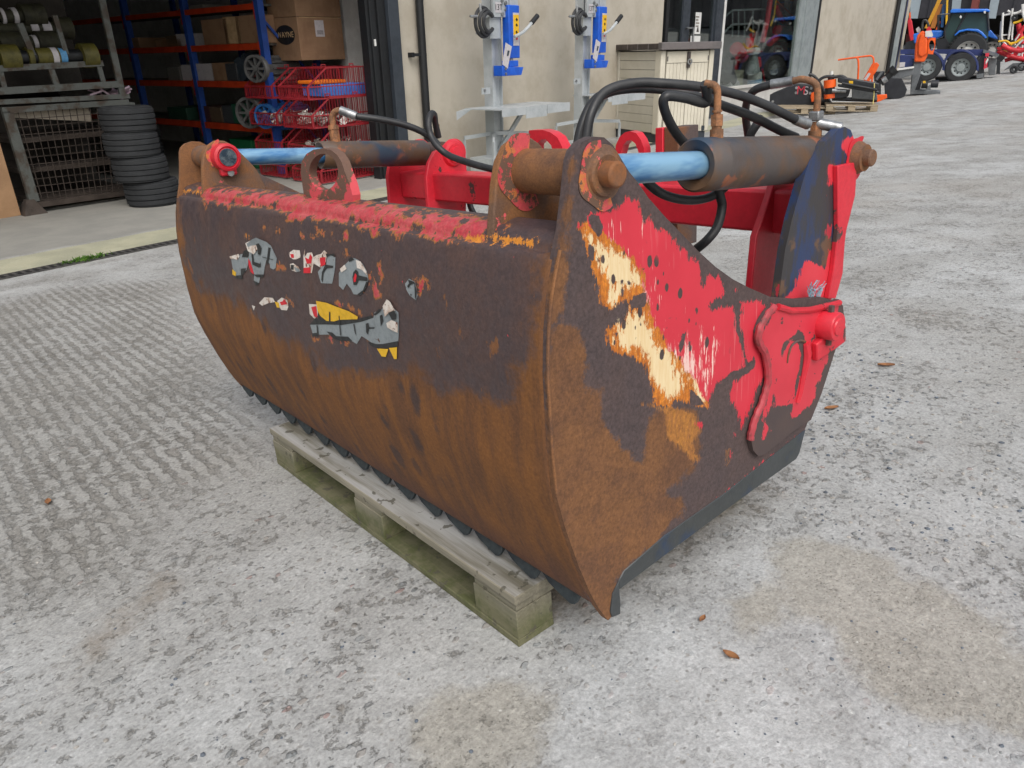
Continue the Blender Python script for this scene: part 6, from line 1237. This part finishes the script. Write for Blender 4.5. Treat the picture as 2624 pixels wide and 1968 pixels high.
c.tube('hose', r7(770, 420, 775, 320, 810, 285, 850, 330, 860, 380), 3, m_hose, 0); c.poly('white_sticker', r7(815, 440, 900, 430, 925, 500, 910, 525, 815, 520), -.12, .02, m_white); c.poly('red_cover', r7(830, 410, 870, 370, 905, 420, 895, 445, 830, 440), -.1, .1, m_redc)
c.poly('white_cap', r7(680, 410, 720, 375, 748, 410, 740, 470, 700, 460), .1, .1, m_white)
c.poly('foot', r7(600, 1340, 600, 1290, 750, 1270, 1030, 1295, 1025, 1345, 780, 1335), 0, .5, m_mgrey, bevel=.01); c.tube('roller', r7(760, 1200, 850, 1200), 9, m_blk, -.05, sm=1, n=16); c.tube('roller', r7(890, 1190, 1000, 1190), 9, m_mblk, .3, sm=1, n=16); c.poly('yellow_mark', r7(780, 1150, 815, 1145, 820, 1175, 785, 1180), -.25, .02, k_yel)
c.poly('gear', r7(820, 1240, 890, 1200, 890, 1290, 820, 1290), .1, .2, m_mgrey)

# lorry rear with two wheels
m_nb = pm('lorry_dark_blue', srgb(44, 56, 108), srgb(36, 48, 92), 4, rough=.4, var=.04)
c = Card('lorry_chassis', 'dark blue lorry chassis with two wheels parked in front of the tractor', 'lorry', (2463, 206), yaw=.0)
def wheel(c, ctr, rpx, off, w, rimm, T=None, tread=False):
    v = c.at(ctr, off); R = rpx * c.k; t = bpy.data.objects.new('wheel', None); COL.objects.link(t); t.parent = T or c.T; t.location = (v[0], off, v[2])
    MB().lathe((0, 0, 0), (0, -1, 0), [(R * .58, -w / 2), (R * .9, -w / 2), (R, -w * .38), (R, w * .38), (R * .9, w / 2), (R * .6, w / 2), (R * .58, w * .4), (R * .58, -w / 2)], 40).build('tyre', m_tyre, t)
    MB().lathe((0, 0, 0), (0, -1, 0), [(R * .6, w * .42), (R * .56, w * .44), (R * .52, w * .2), (R * .3, w * .1), (R * .26, w * .3), (0, w * .32)], 32).build('rim', rimm, t)
    for i in range(10):
        a = i * .628; MB().cyl((math.cos(a) * R * .4, -w * .12, math.sin(a) * R * .4), (math.cos(a) * R * .4, -w * .17, math.sin(a) * R * .4), R * .055, 8).build('rim_hole', m_blk, t)
    if tread:
        for i in range(36):
            a = i * math.pi / 18; MB().box((math.cos(a) * R * 1.0, 0, math.sin(a) * R * 1.0), (R * .1, w * .9, R * .06), Matrix.Rotation(-a, 3, 'Y')).build('lug', m_tyre, t)
    return t
wheel(c, r7(1315, 955)[0], 36, 0, .3, m_al); wheel(c, r7(840, 950)[0], 34, .0, .3, m_al)
def arcp(cx, cy, r1, r2, a0, a1, n=14): return [(cx + r1 * math.cos(math.radians(a)), cy - r1 * math.sin(math.radians(a))) for a in np.linspace(a0, a1, n)] + [(cx + r2 * math.cos(math.radians(a)), cy - r2 * math.sin(math.radians(a))) for a in np.linspace(a1, a0, n)]
w1c, w2c = r7(1315, 955)[0], r7(840, 950)[0]
c.poly('mudguard', arcp(w1c[0], w1c[1], 47, 41, 185, -12), -.15, .5, m_nb, bevel=.01); c.poly('mudguard', arcp(w2c[0], w2c[1], 45, 39, 150, -12), -.15, .5, m_nb, bevel=.01)
c.poly('chassis_rail', r7(460, 700, 1000, 700, 1640, 700, 1850, 760, 1840, 800, 1560, 790, 1000, 760, 460, 770), .4, .3, m_nb); c.poly('side_box', r7(450, 780, 650, 780, 640, 960, 440, 960), .0, .5, m_nb, bevel=.02); c.poly('number_plate', r7(450, 885, 528, 880, 522, 945, 445, 955), -.02, .02, m_lab)
c.poly('tail_board', r7(1640, 700, 1850, 770, 1845, 810, 1630, 750), -.1, .6, m_mgrey); c.poly('tail_gear', r7(1560, 850, 1640, 760, 1650, 1090, 1550, 1100), .0, .3, m_mblk); c.poly('light_bar', r7(1655, 830, 1700, 820, 1690, 960, 1640, 980), -.1, .1, m_lr); c.poly('hazard_stripe', r7(1670, 870, 1705, 815, 1710, 850, 1670, 920), -.12, .02, m_white)
c.poly('tail_lift', r7(1700, 820, 1830, 830, 1800, 1060, 1715, 1070), .1, .3, m_mgrey, bevel=.01); c.poly('tail_foot', r7(1830, 850, 1880, 860, 1870, 1050, 1820, 1050), .3, .2, m_mblk); c.poly('tail_foot', r7(1540, 1050, 1640, 1040, 1640, 1100, 1540, 1110), -.05, .2, m_mgrey)
c.poly('rear_lamp', r7(1665, 755, 1720, 750, 1715, 800, 1665, 800), -.15, .1, m_lr); c.poly('underbody', r7(950, 1100, 1550, 1080, 1560, 1140, 960, 1145), .5, .8, m_blk)
# tractor behind
m_tb = pm('tractor_blue', srgb(44, 116, 216), srgb(38, 102, 196), 4, rough=.35, var=.03)
def cabglass():
    k = NT('cab_glass'); return k.fin(srgb(52, 74, 74), .12, .0)
m_cg = cabglass()
c = Card('tractor', 'blue tractor with a dark cab and bright blue roof standing behind the lorry chassis', 'tractor', (2478, 196))
c.poly('roof', r7(1165, 150, 1200, 125, 1700, 125, 1735, 150, 1720, 172, 1690, 165, 1170, 185), -.2, 1.6, m_tb, bevel=.05)
c.poly('cab_glazing', r7(1180, 182, 1350, 178, 1690, 170, 1715, 420, 1690, 660, 1150, 660, 1085, 600, 1090, 400), 0, 1.3, m_cg, bevel=.02)
for a, b_, w in ((r7(1185, 180)[0], r7(1090, 420)[0], 2.2), (r7(1400, 178)[0], r7(1240, 480)[0], 2.2), (r7(1695, 170)[0], r7(1715, 440)[0], 2.6), (r7(1090, 420)[0], r7(1100, 640)[0], 2)): c.tube('cab_pillar', [a, b_], w, m_mblk, -.03, sm=1, n=8)
c.poly('bonnet', r7(640, 480, 920, 430, 1070, 430, 1065, 520, 980, 545, 650, 620), .1, 1.0, m_tb, bevel=.04); c.poly('front_weight', r7(540, 600, 660, 560, 670, 700, 500, 720), .2, .8, m_mblk)
c.poly('fender', r7(1220, 500, 1290, 430, 1420, 405, 1560, 412, 1620, 450, 1690, 530, 1660, 550, 1590, 480, 1540, 450, 1400, 435, 1300, 460, 1240, 510), -.35, .8, m_tb, bevel=.02)
wheel(c, r7(1410, 740)[0], 45, -.1, .55, m_white, tread=True); t_ = wheel(c, r7(1745, 720)[0], 38, 1.3, .5, m_white, tread=True)
c.poly('rear_lamp_pod', r7(1660, 470, 1700, 420, 1740, 425, 1840, 540, 1830, 560, 1700, 520), .5, .5, m_tb, bevel=.03); c.poly('mirror', r7(1295, 240, 1315, 215, 1332, 240, 1315, 268), -.3, .05, m_white, bevel=.01); c.poly('work_lamp', r7(1640, 155, 1675, 155, 1670, 190, 1645, 190), -.25, .1, m_white)
c.tube('exhaust', r7(1000, 210, 1000, 430), 3, m_mblk, .2, sm=1); c.poly('side_tank', r7(960, 560, 1100, 540, 1200, 660, 1180, 720, 980, 700), -.1, .4, m_mblk); c.tube('grab_rail', r7(1020, 205, 1170, 195), 1.6, m_mgrey, -.1, sm=1)
c = Card('loader_mast', 'yellow and orange boom sections of a parked loader behind the tractor bonnet', 'loader', (2400, 190))
for pl, mt_ in ((r7(800, 400, 960, 60, 1000, -40, 1060, -40, 860, 400), flat('boom_yellow', srgb(206, 150, 40))), (r7(880, 400, 990, 60, 1060, 60, 950, 400), flat('boom_ochre', srgb(176, 112, 44))), (r7(1030, 380, 1060, 70, 1100, 60, 1070, 390), m_bluem), (r7(1100, 380, 1115, -40, 1140, -40, 1130, 300), k_yel), (r7(960, 420, 1010, 300, 1030, 300, 1000, 420), m_orange)): c.poly('boom', pl, 1.5 + random.random() * .3, .2, mt_)
c = Card('red_boom', 'red upright arm with an orange tip rising beside the corner of the building', 'machine arm', (2338, 196))
c.poly('arm', r7(558, 300, 590, 230, 625, 300, 655, 500, 645, 640, 620, 650, 580, 500), 1.0, .3, m_redc, bevel=.02); c.poly('arm_tip', r7(580, 200, 605, 165, 610, 250, 590, 260), 1.0, .2, m_orange); c.poly('arm_base', r7(540, 480, 640, 480, 650, 680, 530, 690), 1.4, .3, flat('base_dark_red', srgb(96, 40, 40))); c.poly('ground_beam', r7(520, 640, 900, 640, 900, 1000, 520, 1000), 2.2, .5, m_mblk)
# tedder at the right edge
m_tr = pm('tedder_red', srgb(200, 36, 50), srgb(180, 30, 44), 6, rough=.45)
c = Card('hay_tedder', 'folded red, white and yellow hay tedder at the right edge of the yard', 'hay tedder', (2612, 188))
rnd = random.Random(11)
for pts, mt_, w in ((r7(1915, 180, 1900, 450, 1900, 560, 1960, 640, 2000, 700), m_white, 2.6), (r7(1890, 300, 1870, 640), m_white, 2.2), (r7(1920, 220, 2060, 190, 2200, 160), m_white, 2.4), (r7(2050, 120, 2030, 300, 1990, 560), m_white, 2.4), (r7(2060, 330, 2040, 560, 2090, 640), m_white, 2.2), (r7(1910, 500, 2060, 485), m_white, 2), (r7(2190, 60, 2200, 200, 2230, 300), m_white, 3), (r7(1980, 150, 2080, 200, 2200, 130), m_white, 2.6), (r7(2200, 560, 2120, 640, 2050, 740), m_white, 2.4), (r7(2190, 640, 2180, 800), m_white, 2.4), (r7(2000, 620, 2100, 600, 2212, 520), k_yel, 3), (r7(2060, 330, 2150, 300, 2240, 240), k_yel, 3), (r7(1850, 590, 1960, 580, 2040, 640), k_yel, 2.4), (r7(2100, 560, 2200, 400, 2240, 360), m_tr, 5), (r7(1840, 720, 1960, 770, 2100, 820, 2240, 840), m_tr, 6), (r7(1900, 640, 2020, 700, 2160, 720, 2240, 690), m_tr, 6), (r7(2130, 340, 2160, 480, 2200, 620), m_tr, 6), (r7(1940, 860, 2060, 830, 2240, 860), m_tr, 5), (r7(2150, 480, 2070, 600), m_white, 2)):
    c.tube('tine_arm', pts, w, mt_, rnd.uniform(0, .6))
for p_ in r7(1860, 690, 1940, 680, 2020, 730, 2100, 760, 2180, 700, 2200, 780, 2120, 680, 1990, 790, 2080, 800, 1930, 740): c.poly('gear_housing', [(p_[0] + 9 * math.cos(t) * rnd.uniform(.6, 1), p_[1] + 6 * math.sin(t) * rnd.uniform(.6, 1)) for t in np.linspace(0, 5.6, 7)], rnd.uniform(0, .5), .2, m_tr if rnd.random() < .75 else k_yel, bevel=.01)
for p_, r_, o_ in ((r7(2070, 985)[0], 9.5, 0), (r7(2180, 945)[0], 11, .4), (r7(2050, 600)[0], 6, .3), (r7(2080, 250)[0], 7, .3)): wheel(c, p_, r_, o_, .2, m_silver)
c.poly('drawbar', r7(1920, 1000, 2050, 900, 2240, 880, 2240, 930, 2060, 960), .3, .2, m_mgrey)

# far shed across the yard
far_q = lhit((2450, 40), 0, xwe + 22.)
FB = thing('far_shed', 'dark grey agricultural shed across the yard with pale translucent strips', 'building', fB((xwe + 22, 0, .03 * 30)))
xf = 0
def fp(p): v = lhit(p, 0, xwe + 22.); return (float(v[1]), float(v[2]) - .9)
m_fs = pm('far_cladding', srgb(52, 52, 58), srgb(46, 46, 52), .4, rough=.8); m_ts = pm('translucent_sheet', srgb(150, 162, 170), srgb(140, 152, 160), 1, rough=.5)
e0 = fp((2330, 48)); e1 = fp((2560, 50)); zc_ = e0[1]
MB().bx(0, .3, -60, 30, zc_, zc_ + 14).build('cladding', m_fs, FB)
k_ = abs(fp((2400, 20))[0] - fp((2401, 20))[0])
for i in range(60):
    yv = -40 + i * 1.1
    MB().bx(-.06, 0, yv, yv + .12, zc_, zc_ + 14).build('cladding_rib', m_fs, FB)
for pl in (r7(600, 262, 612, -40, 765, -40, 710, 262), r7(1180, 262, 1205, -40, 1335, -40, 1300, 262), r7(1700, 262, 1750, -40, 1875, -40, 1815, 262)):
    P = [fp(p) for p in pl]; MB().prism(P, lambda a, b: (-.1, a, b), lambda a, b: (-.07, a, b)).build('roof_light_strip', m_ts, FB)
MB().bx(8, 8.2, -60, 30, -4, zc_ + 1).build('back_wall', m_dkint, FB); MB().bx(0, 8.2, -60, 30, zc_ + 13.9, zc_ + 14.1).build('roof', m_fs, FB)
for yv in (-50, -38, -26, -14, -2, 10): MB().bx(.0, .4, yv, yv + .4, -4, zc_).build('stanchion', m_rusty, FB)
a, b_ = fp(r7(1500, 40)[0]), fp(r7(1545, 130)[0]); MB().bar((-.3, fp(r7(1535, 0)[0])[0], zc_ + 3), (-.3, fp(r7(1530, 130)[0])[0], zc_ - .5), .35, .35).build('downpipe', flat('oxide_pipe', srgb(120, 60, 54)), FB)

# ================================================================== INSIDE THE SHOP WINDOW
m_shf = pm('shop_shelf_wood', srgb(176, 172, 150), rough=.6); colr = [m_redc, flat('pack_blue', srgb(60, 110, 190)), flat('pack_orange', srgb(226, 110, 40)), m_lab, k_yel, flat('pack_dark', srgb(40, 42, 46))]
YI = 1.1
def win(p): return wl(p, YI)
SF = thing('shop_shelving', 'pale shelves with red and blue packages behind the right side of the shop window', 'shelving', fB((0, 0, 0)))
xs0, xs1 = float(win(r6(745, 600)[0])[0]), float(win(r6(1020, 600)[0])[0]); zz = []
for p_ in ((900, 165), (900, 360), (900, 555), (880, 790)):
    z0 = float(win(r6(*p_)[0])[2]); zz.append(z0); MB().bx(xs0, xs1 + .5, YI, YI + .5, z0 - .04, z0).build('shelf', m_shf, SF)
for xx in (xs0, xs1 + .5): MB().bx(xx - .03, xx, YI, YI + .5, 0, 3.2).build('side_panel', m_al, SF)
rnd = random.Random(4); nlab = ['upper', 'middle', 'lower', 'bottom']
for i, z0 in enumerate(zz):
    x = xs0 + .06; j = 0
    while x < xs1 + .3:
        w_ = rnd.uniform(.3, .8); h = rnd.uniform(.2, .42); mt_ = colr[[0, 0, 1, 0, 3, 2][(i * 2 + j) % 6]]
        o = MB().bx(x, x + w_, YI + .05, YI + .4, z0 + .001, z0 + h).build('package', mt_, M=fB((0, 0, 0)), bevel=.01)
        tag(o, '%s package %s on the %s shelf inside the shop window' % (['red', 'blue', 'orange', 'white', 'yellow', 'dark'][colr.index(mt_)], ['at the left end', 'second from the left', 'third from the left', 'fourth from the left', 'fifth from the left', 'sixth from the left', 'seventh from the left', 'eighth from the left', 'near the right end', 'at the right end', 'past the right end', 'furthest right'][min(j, 11)], nlab[i]), 'package', 'packages on the shop shelves'); x += w_ + .06; j += 1
DS = thing('display_machine', 'red and yellow machine frame on show behind the shop window', 'machine', fB((0, 0, 0)))
YM = .75
def dm(name, pts, r, mat): P = [tuple(wl(p, YM)) for p in pts]; return MB().tube(P, r * dep(np.array(P[0])) / F_PX, 10).build(name, mat, DS)
dm('red_mast', r6(690, -40, 640, 300, 570, 600), 7, m_redc); dm('red_arm', r6(760, 100, 830, 250, 900, 330, 960, 340), 7, m_redc); dm('yellow_ram', r6(770, -20, 740, 220, 690, 370), 2.6, k_yel); dm('red_tray', r6(780, 430, 1000, 430), 12, m_redc); dm('red_foot', r6(680, 600, 790, 520), 10, m_redc); dm('hose', r6(780, 20, 880, 110, 1000, 220), 2, m_orange)
RL = thing('shop_railing', 'grey tubular railing seen inside the left part of the shop window', 'railing', fB((0, 0, 0)))
for pts in (r6(40, 240, 150, 145, 600, 130), r6(20, 470, 140, 350, 460, 330)): MB().tube([tuple(wl(p, 1.0)) for p in pts], .025, 8).build('rail', m_al, RL)
for x_ in (150, 235, 320, 440): MB().tube([tuple(wl(p, 1.0)) for p in r6(x_, 150, x_, 520)], .02, 8).build('baluster', m_al, RL)
SPR = thing('knapsack_sprayer', 'white and blue knapsack sprayer with a red trigger on the sill inside the shop window', 'sprayer', fB((0, 0, 0)))
def sp(name, p0, p1, r, mat, r2=None):
    a, b_ = wl(r6(*p0)[0], .45), wl(r6(*p1)[0], .45); k = dep(a) / F_PX; return MB().cyl(tuple(a), tuple(b_), r * k, 20, (r2 or r) * k).build(name, mat, SPR)
sp('base', (460, 1200), (465, 1120), 18, m_lbl); sp('tank', (465, 1120), (470, 1030), 17, m_white); sp('neck', (450, 1020), (450, 760), 16, m_al, 9); sp('lid', (448, 750), (448, 700), 17, m_white); sp('red_grip', (510, 940), (500, 830), 9, m_redc); sp('lance', (570, 980), (610, 1170), 2, m_redc)
for i, (p0, p1, mt_, lab) in enumerate([((380, 690), (400, 540), m_redc, 'round red item hanging above the sprayer in the shop window'), ((200, 680), (290, 810), colr[0], 'slanted red tool case behind the shop window glass'), ((600, 900), (930, 820), m_rusty, 'brown stack of boards at the back of the shop window'), ((740, 1010), (840, 1010), colr[1], 'small blue container low in the shop window'), ((40, 1210), (170, 1215), m_lab, 'white tray on the sill at the left end of the shop window'), ((0, 900), (100, 1150), colr[5], 'dark machine part low at the left end of the shop window')]):
    a, b_ = wl(r6(*p0)[0], .9), wl(r6(*p1)[0], .9); o = MB().cyl(tuple(a), tuple(b_), .12 + .05 * (i % 3), 14).build('display_item', mt_, M=fB((0, 0, 0))); tag(o, lab, 'shop item')
o = MB().lathe((float(wl(r6(990, 20)[0], .9)[0]), .9, float(wl(r6(990, 20)[0], .9)[2])), (0, 1, 0), [(.28, -.05), (.42, -.05), (.42, .05), (.28, .05), (.28, -.05)], 28).build('white_ring', m_white, M=fB((0, 0, 0))); tag(o, 'large pale ring hanging at the top right of the shop window', 'ring')
cn = MB().bx(xw0 + .3, xw1 - .6, 1.3, 2.2, 0, .95).build('shop_counter', m_shf, M=fB((0, 0, 0))); tag(cn, 'long pale counter inside the shop behind the window', 'counter')

# ================================================================== LOOSE THINGS ON THE YARD
rnd = random.Random(8)
def stone_mesh(name, s, mat, seed):
    b = bmesh.new(); bmesh.ops.create_icosphere(b, subdivisions=1, radius=1); r = random.Random(seed)
    for v in b.verts: v.co *= r.uniform(.75, 1.15); v.co.z *= .6
    me = bpy.data.meshes.new(name); b.to_mesh(me); b.free(); me.materials.append(mat); return me
m_st = [pm('pebble_%d' % i, c_, c2_, 20, rough=.85) for i, (c_, c2_) in enumerate([(srgb(140, 142, 142), srgb(110, 114, 116)), (srgb(104, 112, 122), srgb(90, 96, 104)), (srgb(178, 174, 168), srgb(150, 146, 140))])]
base_m = [stone_mesh('pebble', 1, m_st[i % 3], i) for i in range(6)]
V, Fc, MI = [], [], []
def scatter(n, poly, s0, s1):
    a = np.array(poly); lo, hi = a.min(0), a.max(0); k = 0
    while k < n:
        p = (rnd.uniform(lo[0], hi[0]), rnd.uniform(lo[1], hi[1]))
        if sdf([p], [poly])[0] < 0: continue
        k += 1; g_ = atz(p, 0)
        if -1.3 < g_[0] < .1 and -.05 < g_[1] < .9: continue
        s = rnd.uniform(s0, s1) * rnd.uniform(.4, 1); me = base_m[rnd.randrange(6)]; an = rnd.uniform(0, 6.3); o = len(V); ca, sa = math.cos(an), math.sin(an); ax_ = rnd.uniform(.7, 1.4)
        for v in me.vertices: V.append((g_[0] + s * (v.co.x * ax_ * ca - v.co.y * sa), g_[1] + s * (v.co.x * ax_ * sa + v.co.y * ca), s * .15 + s * v.co.z))
        for pl in me.polygons: Fc.append(tuple(o + i for i in pl.vertices)); MI.append(me.materials[0])
scatter(260, D(1720, 900, 2230, 760, 2230, 1250, 1720, 1150), .003, .008); scatter(150, D(1750, 760, 1950, 760, 1950, 960, 1750, 1000), .004, .010)
scatter(160, D(0, 1000, 900, 1000, 1100, 1640, 0, 1640), .002, .006); scatter(120, D(1200, 1400, 2212, 1250, 2212, 1640, 1200, 1640), .002, .005)
me = bpy.data.meshes.new('loose_gravel'); me.from_pydata(V, [], Fc); 
for mm in m_st: me.materials.append(mm)
for i, pl in enumerate(me.polygons): pl.material_index = m_st.index(MI[i])
o = bpy.data.objects.new('loose_gravel', me); COL.objects.link(o); o['kind'] = 'stuff'; tag(o, 'loose grey gravel scattered over the concrete yard', 'gravel')
# a few dead leaves
m_leaf = pm('dead_leaf', srgb(150, 104, 66), srgb(122, 82, 54), 60, rough=.8)
for p, lab, r in (((125, 1290), 'dry brown leaf on the ridged concrete at the left', .02), ((1873, 1685), 'dry orange-brown leaf on the concrete right of the pallet corner', .018), ((1800, 1590), 'small dry leaf near the bottom edge, right of the grab tip', .012), ((2270, 940), 'curled dry leaf among the gravel behind the grab', .03), ((2130, 1050), 'dry leaf on the gravel just behind the side plate', .025)):
    g_ = atz(p, 0); mb = MB(); n = 6; a0 = rnd.uniform(0, 3); ca, sa = math.cos(a0), math.sin(a0); pts = []
    for i in range(n + 1):
        t = i / n; w_ = r * .45 * math.sin(math.pi * t) ** .8 + .0005
        for s_ in (-1, 0, 1):
            x_, y_ = (t - .5) * 2 * r, s_ * w_; pts.append((g_[0] + x_ * ca - y_ * sa, g_[1] + x_ * sa + y_ * ca, .004 + abs(s_) * r * .25 + .3 * r * (t - .5) ** 2))
    for i in range(n):
        for j in range(2): mb.F.append((i * 3 + j, i * 3 + j + 1, i * 3 + j + 4, i * 3 + j + 3))
    mb.V = pts; tag(mb.build('dry_leaf', m_leaf, smooth=60, fix=False), lab, 'leaf')
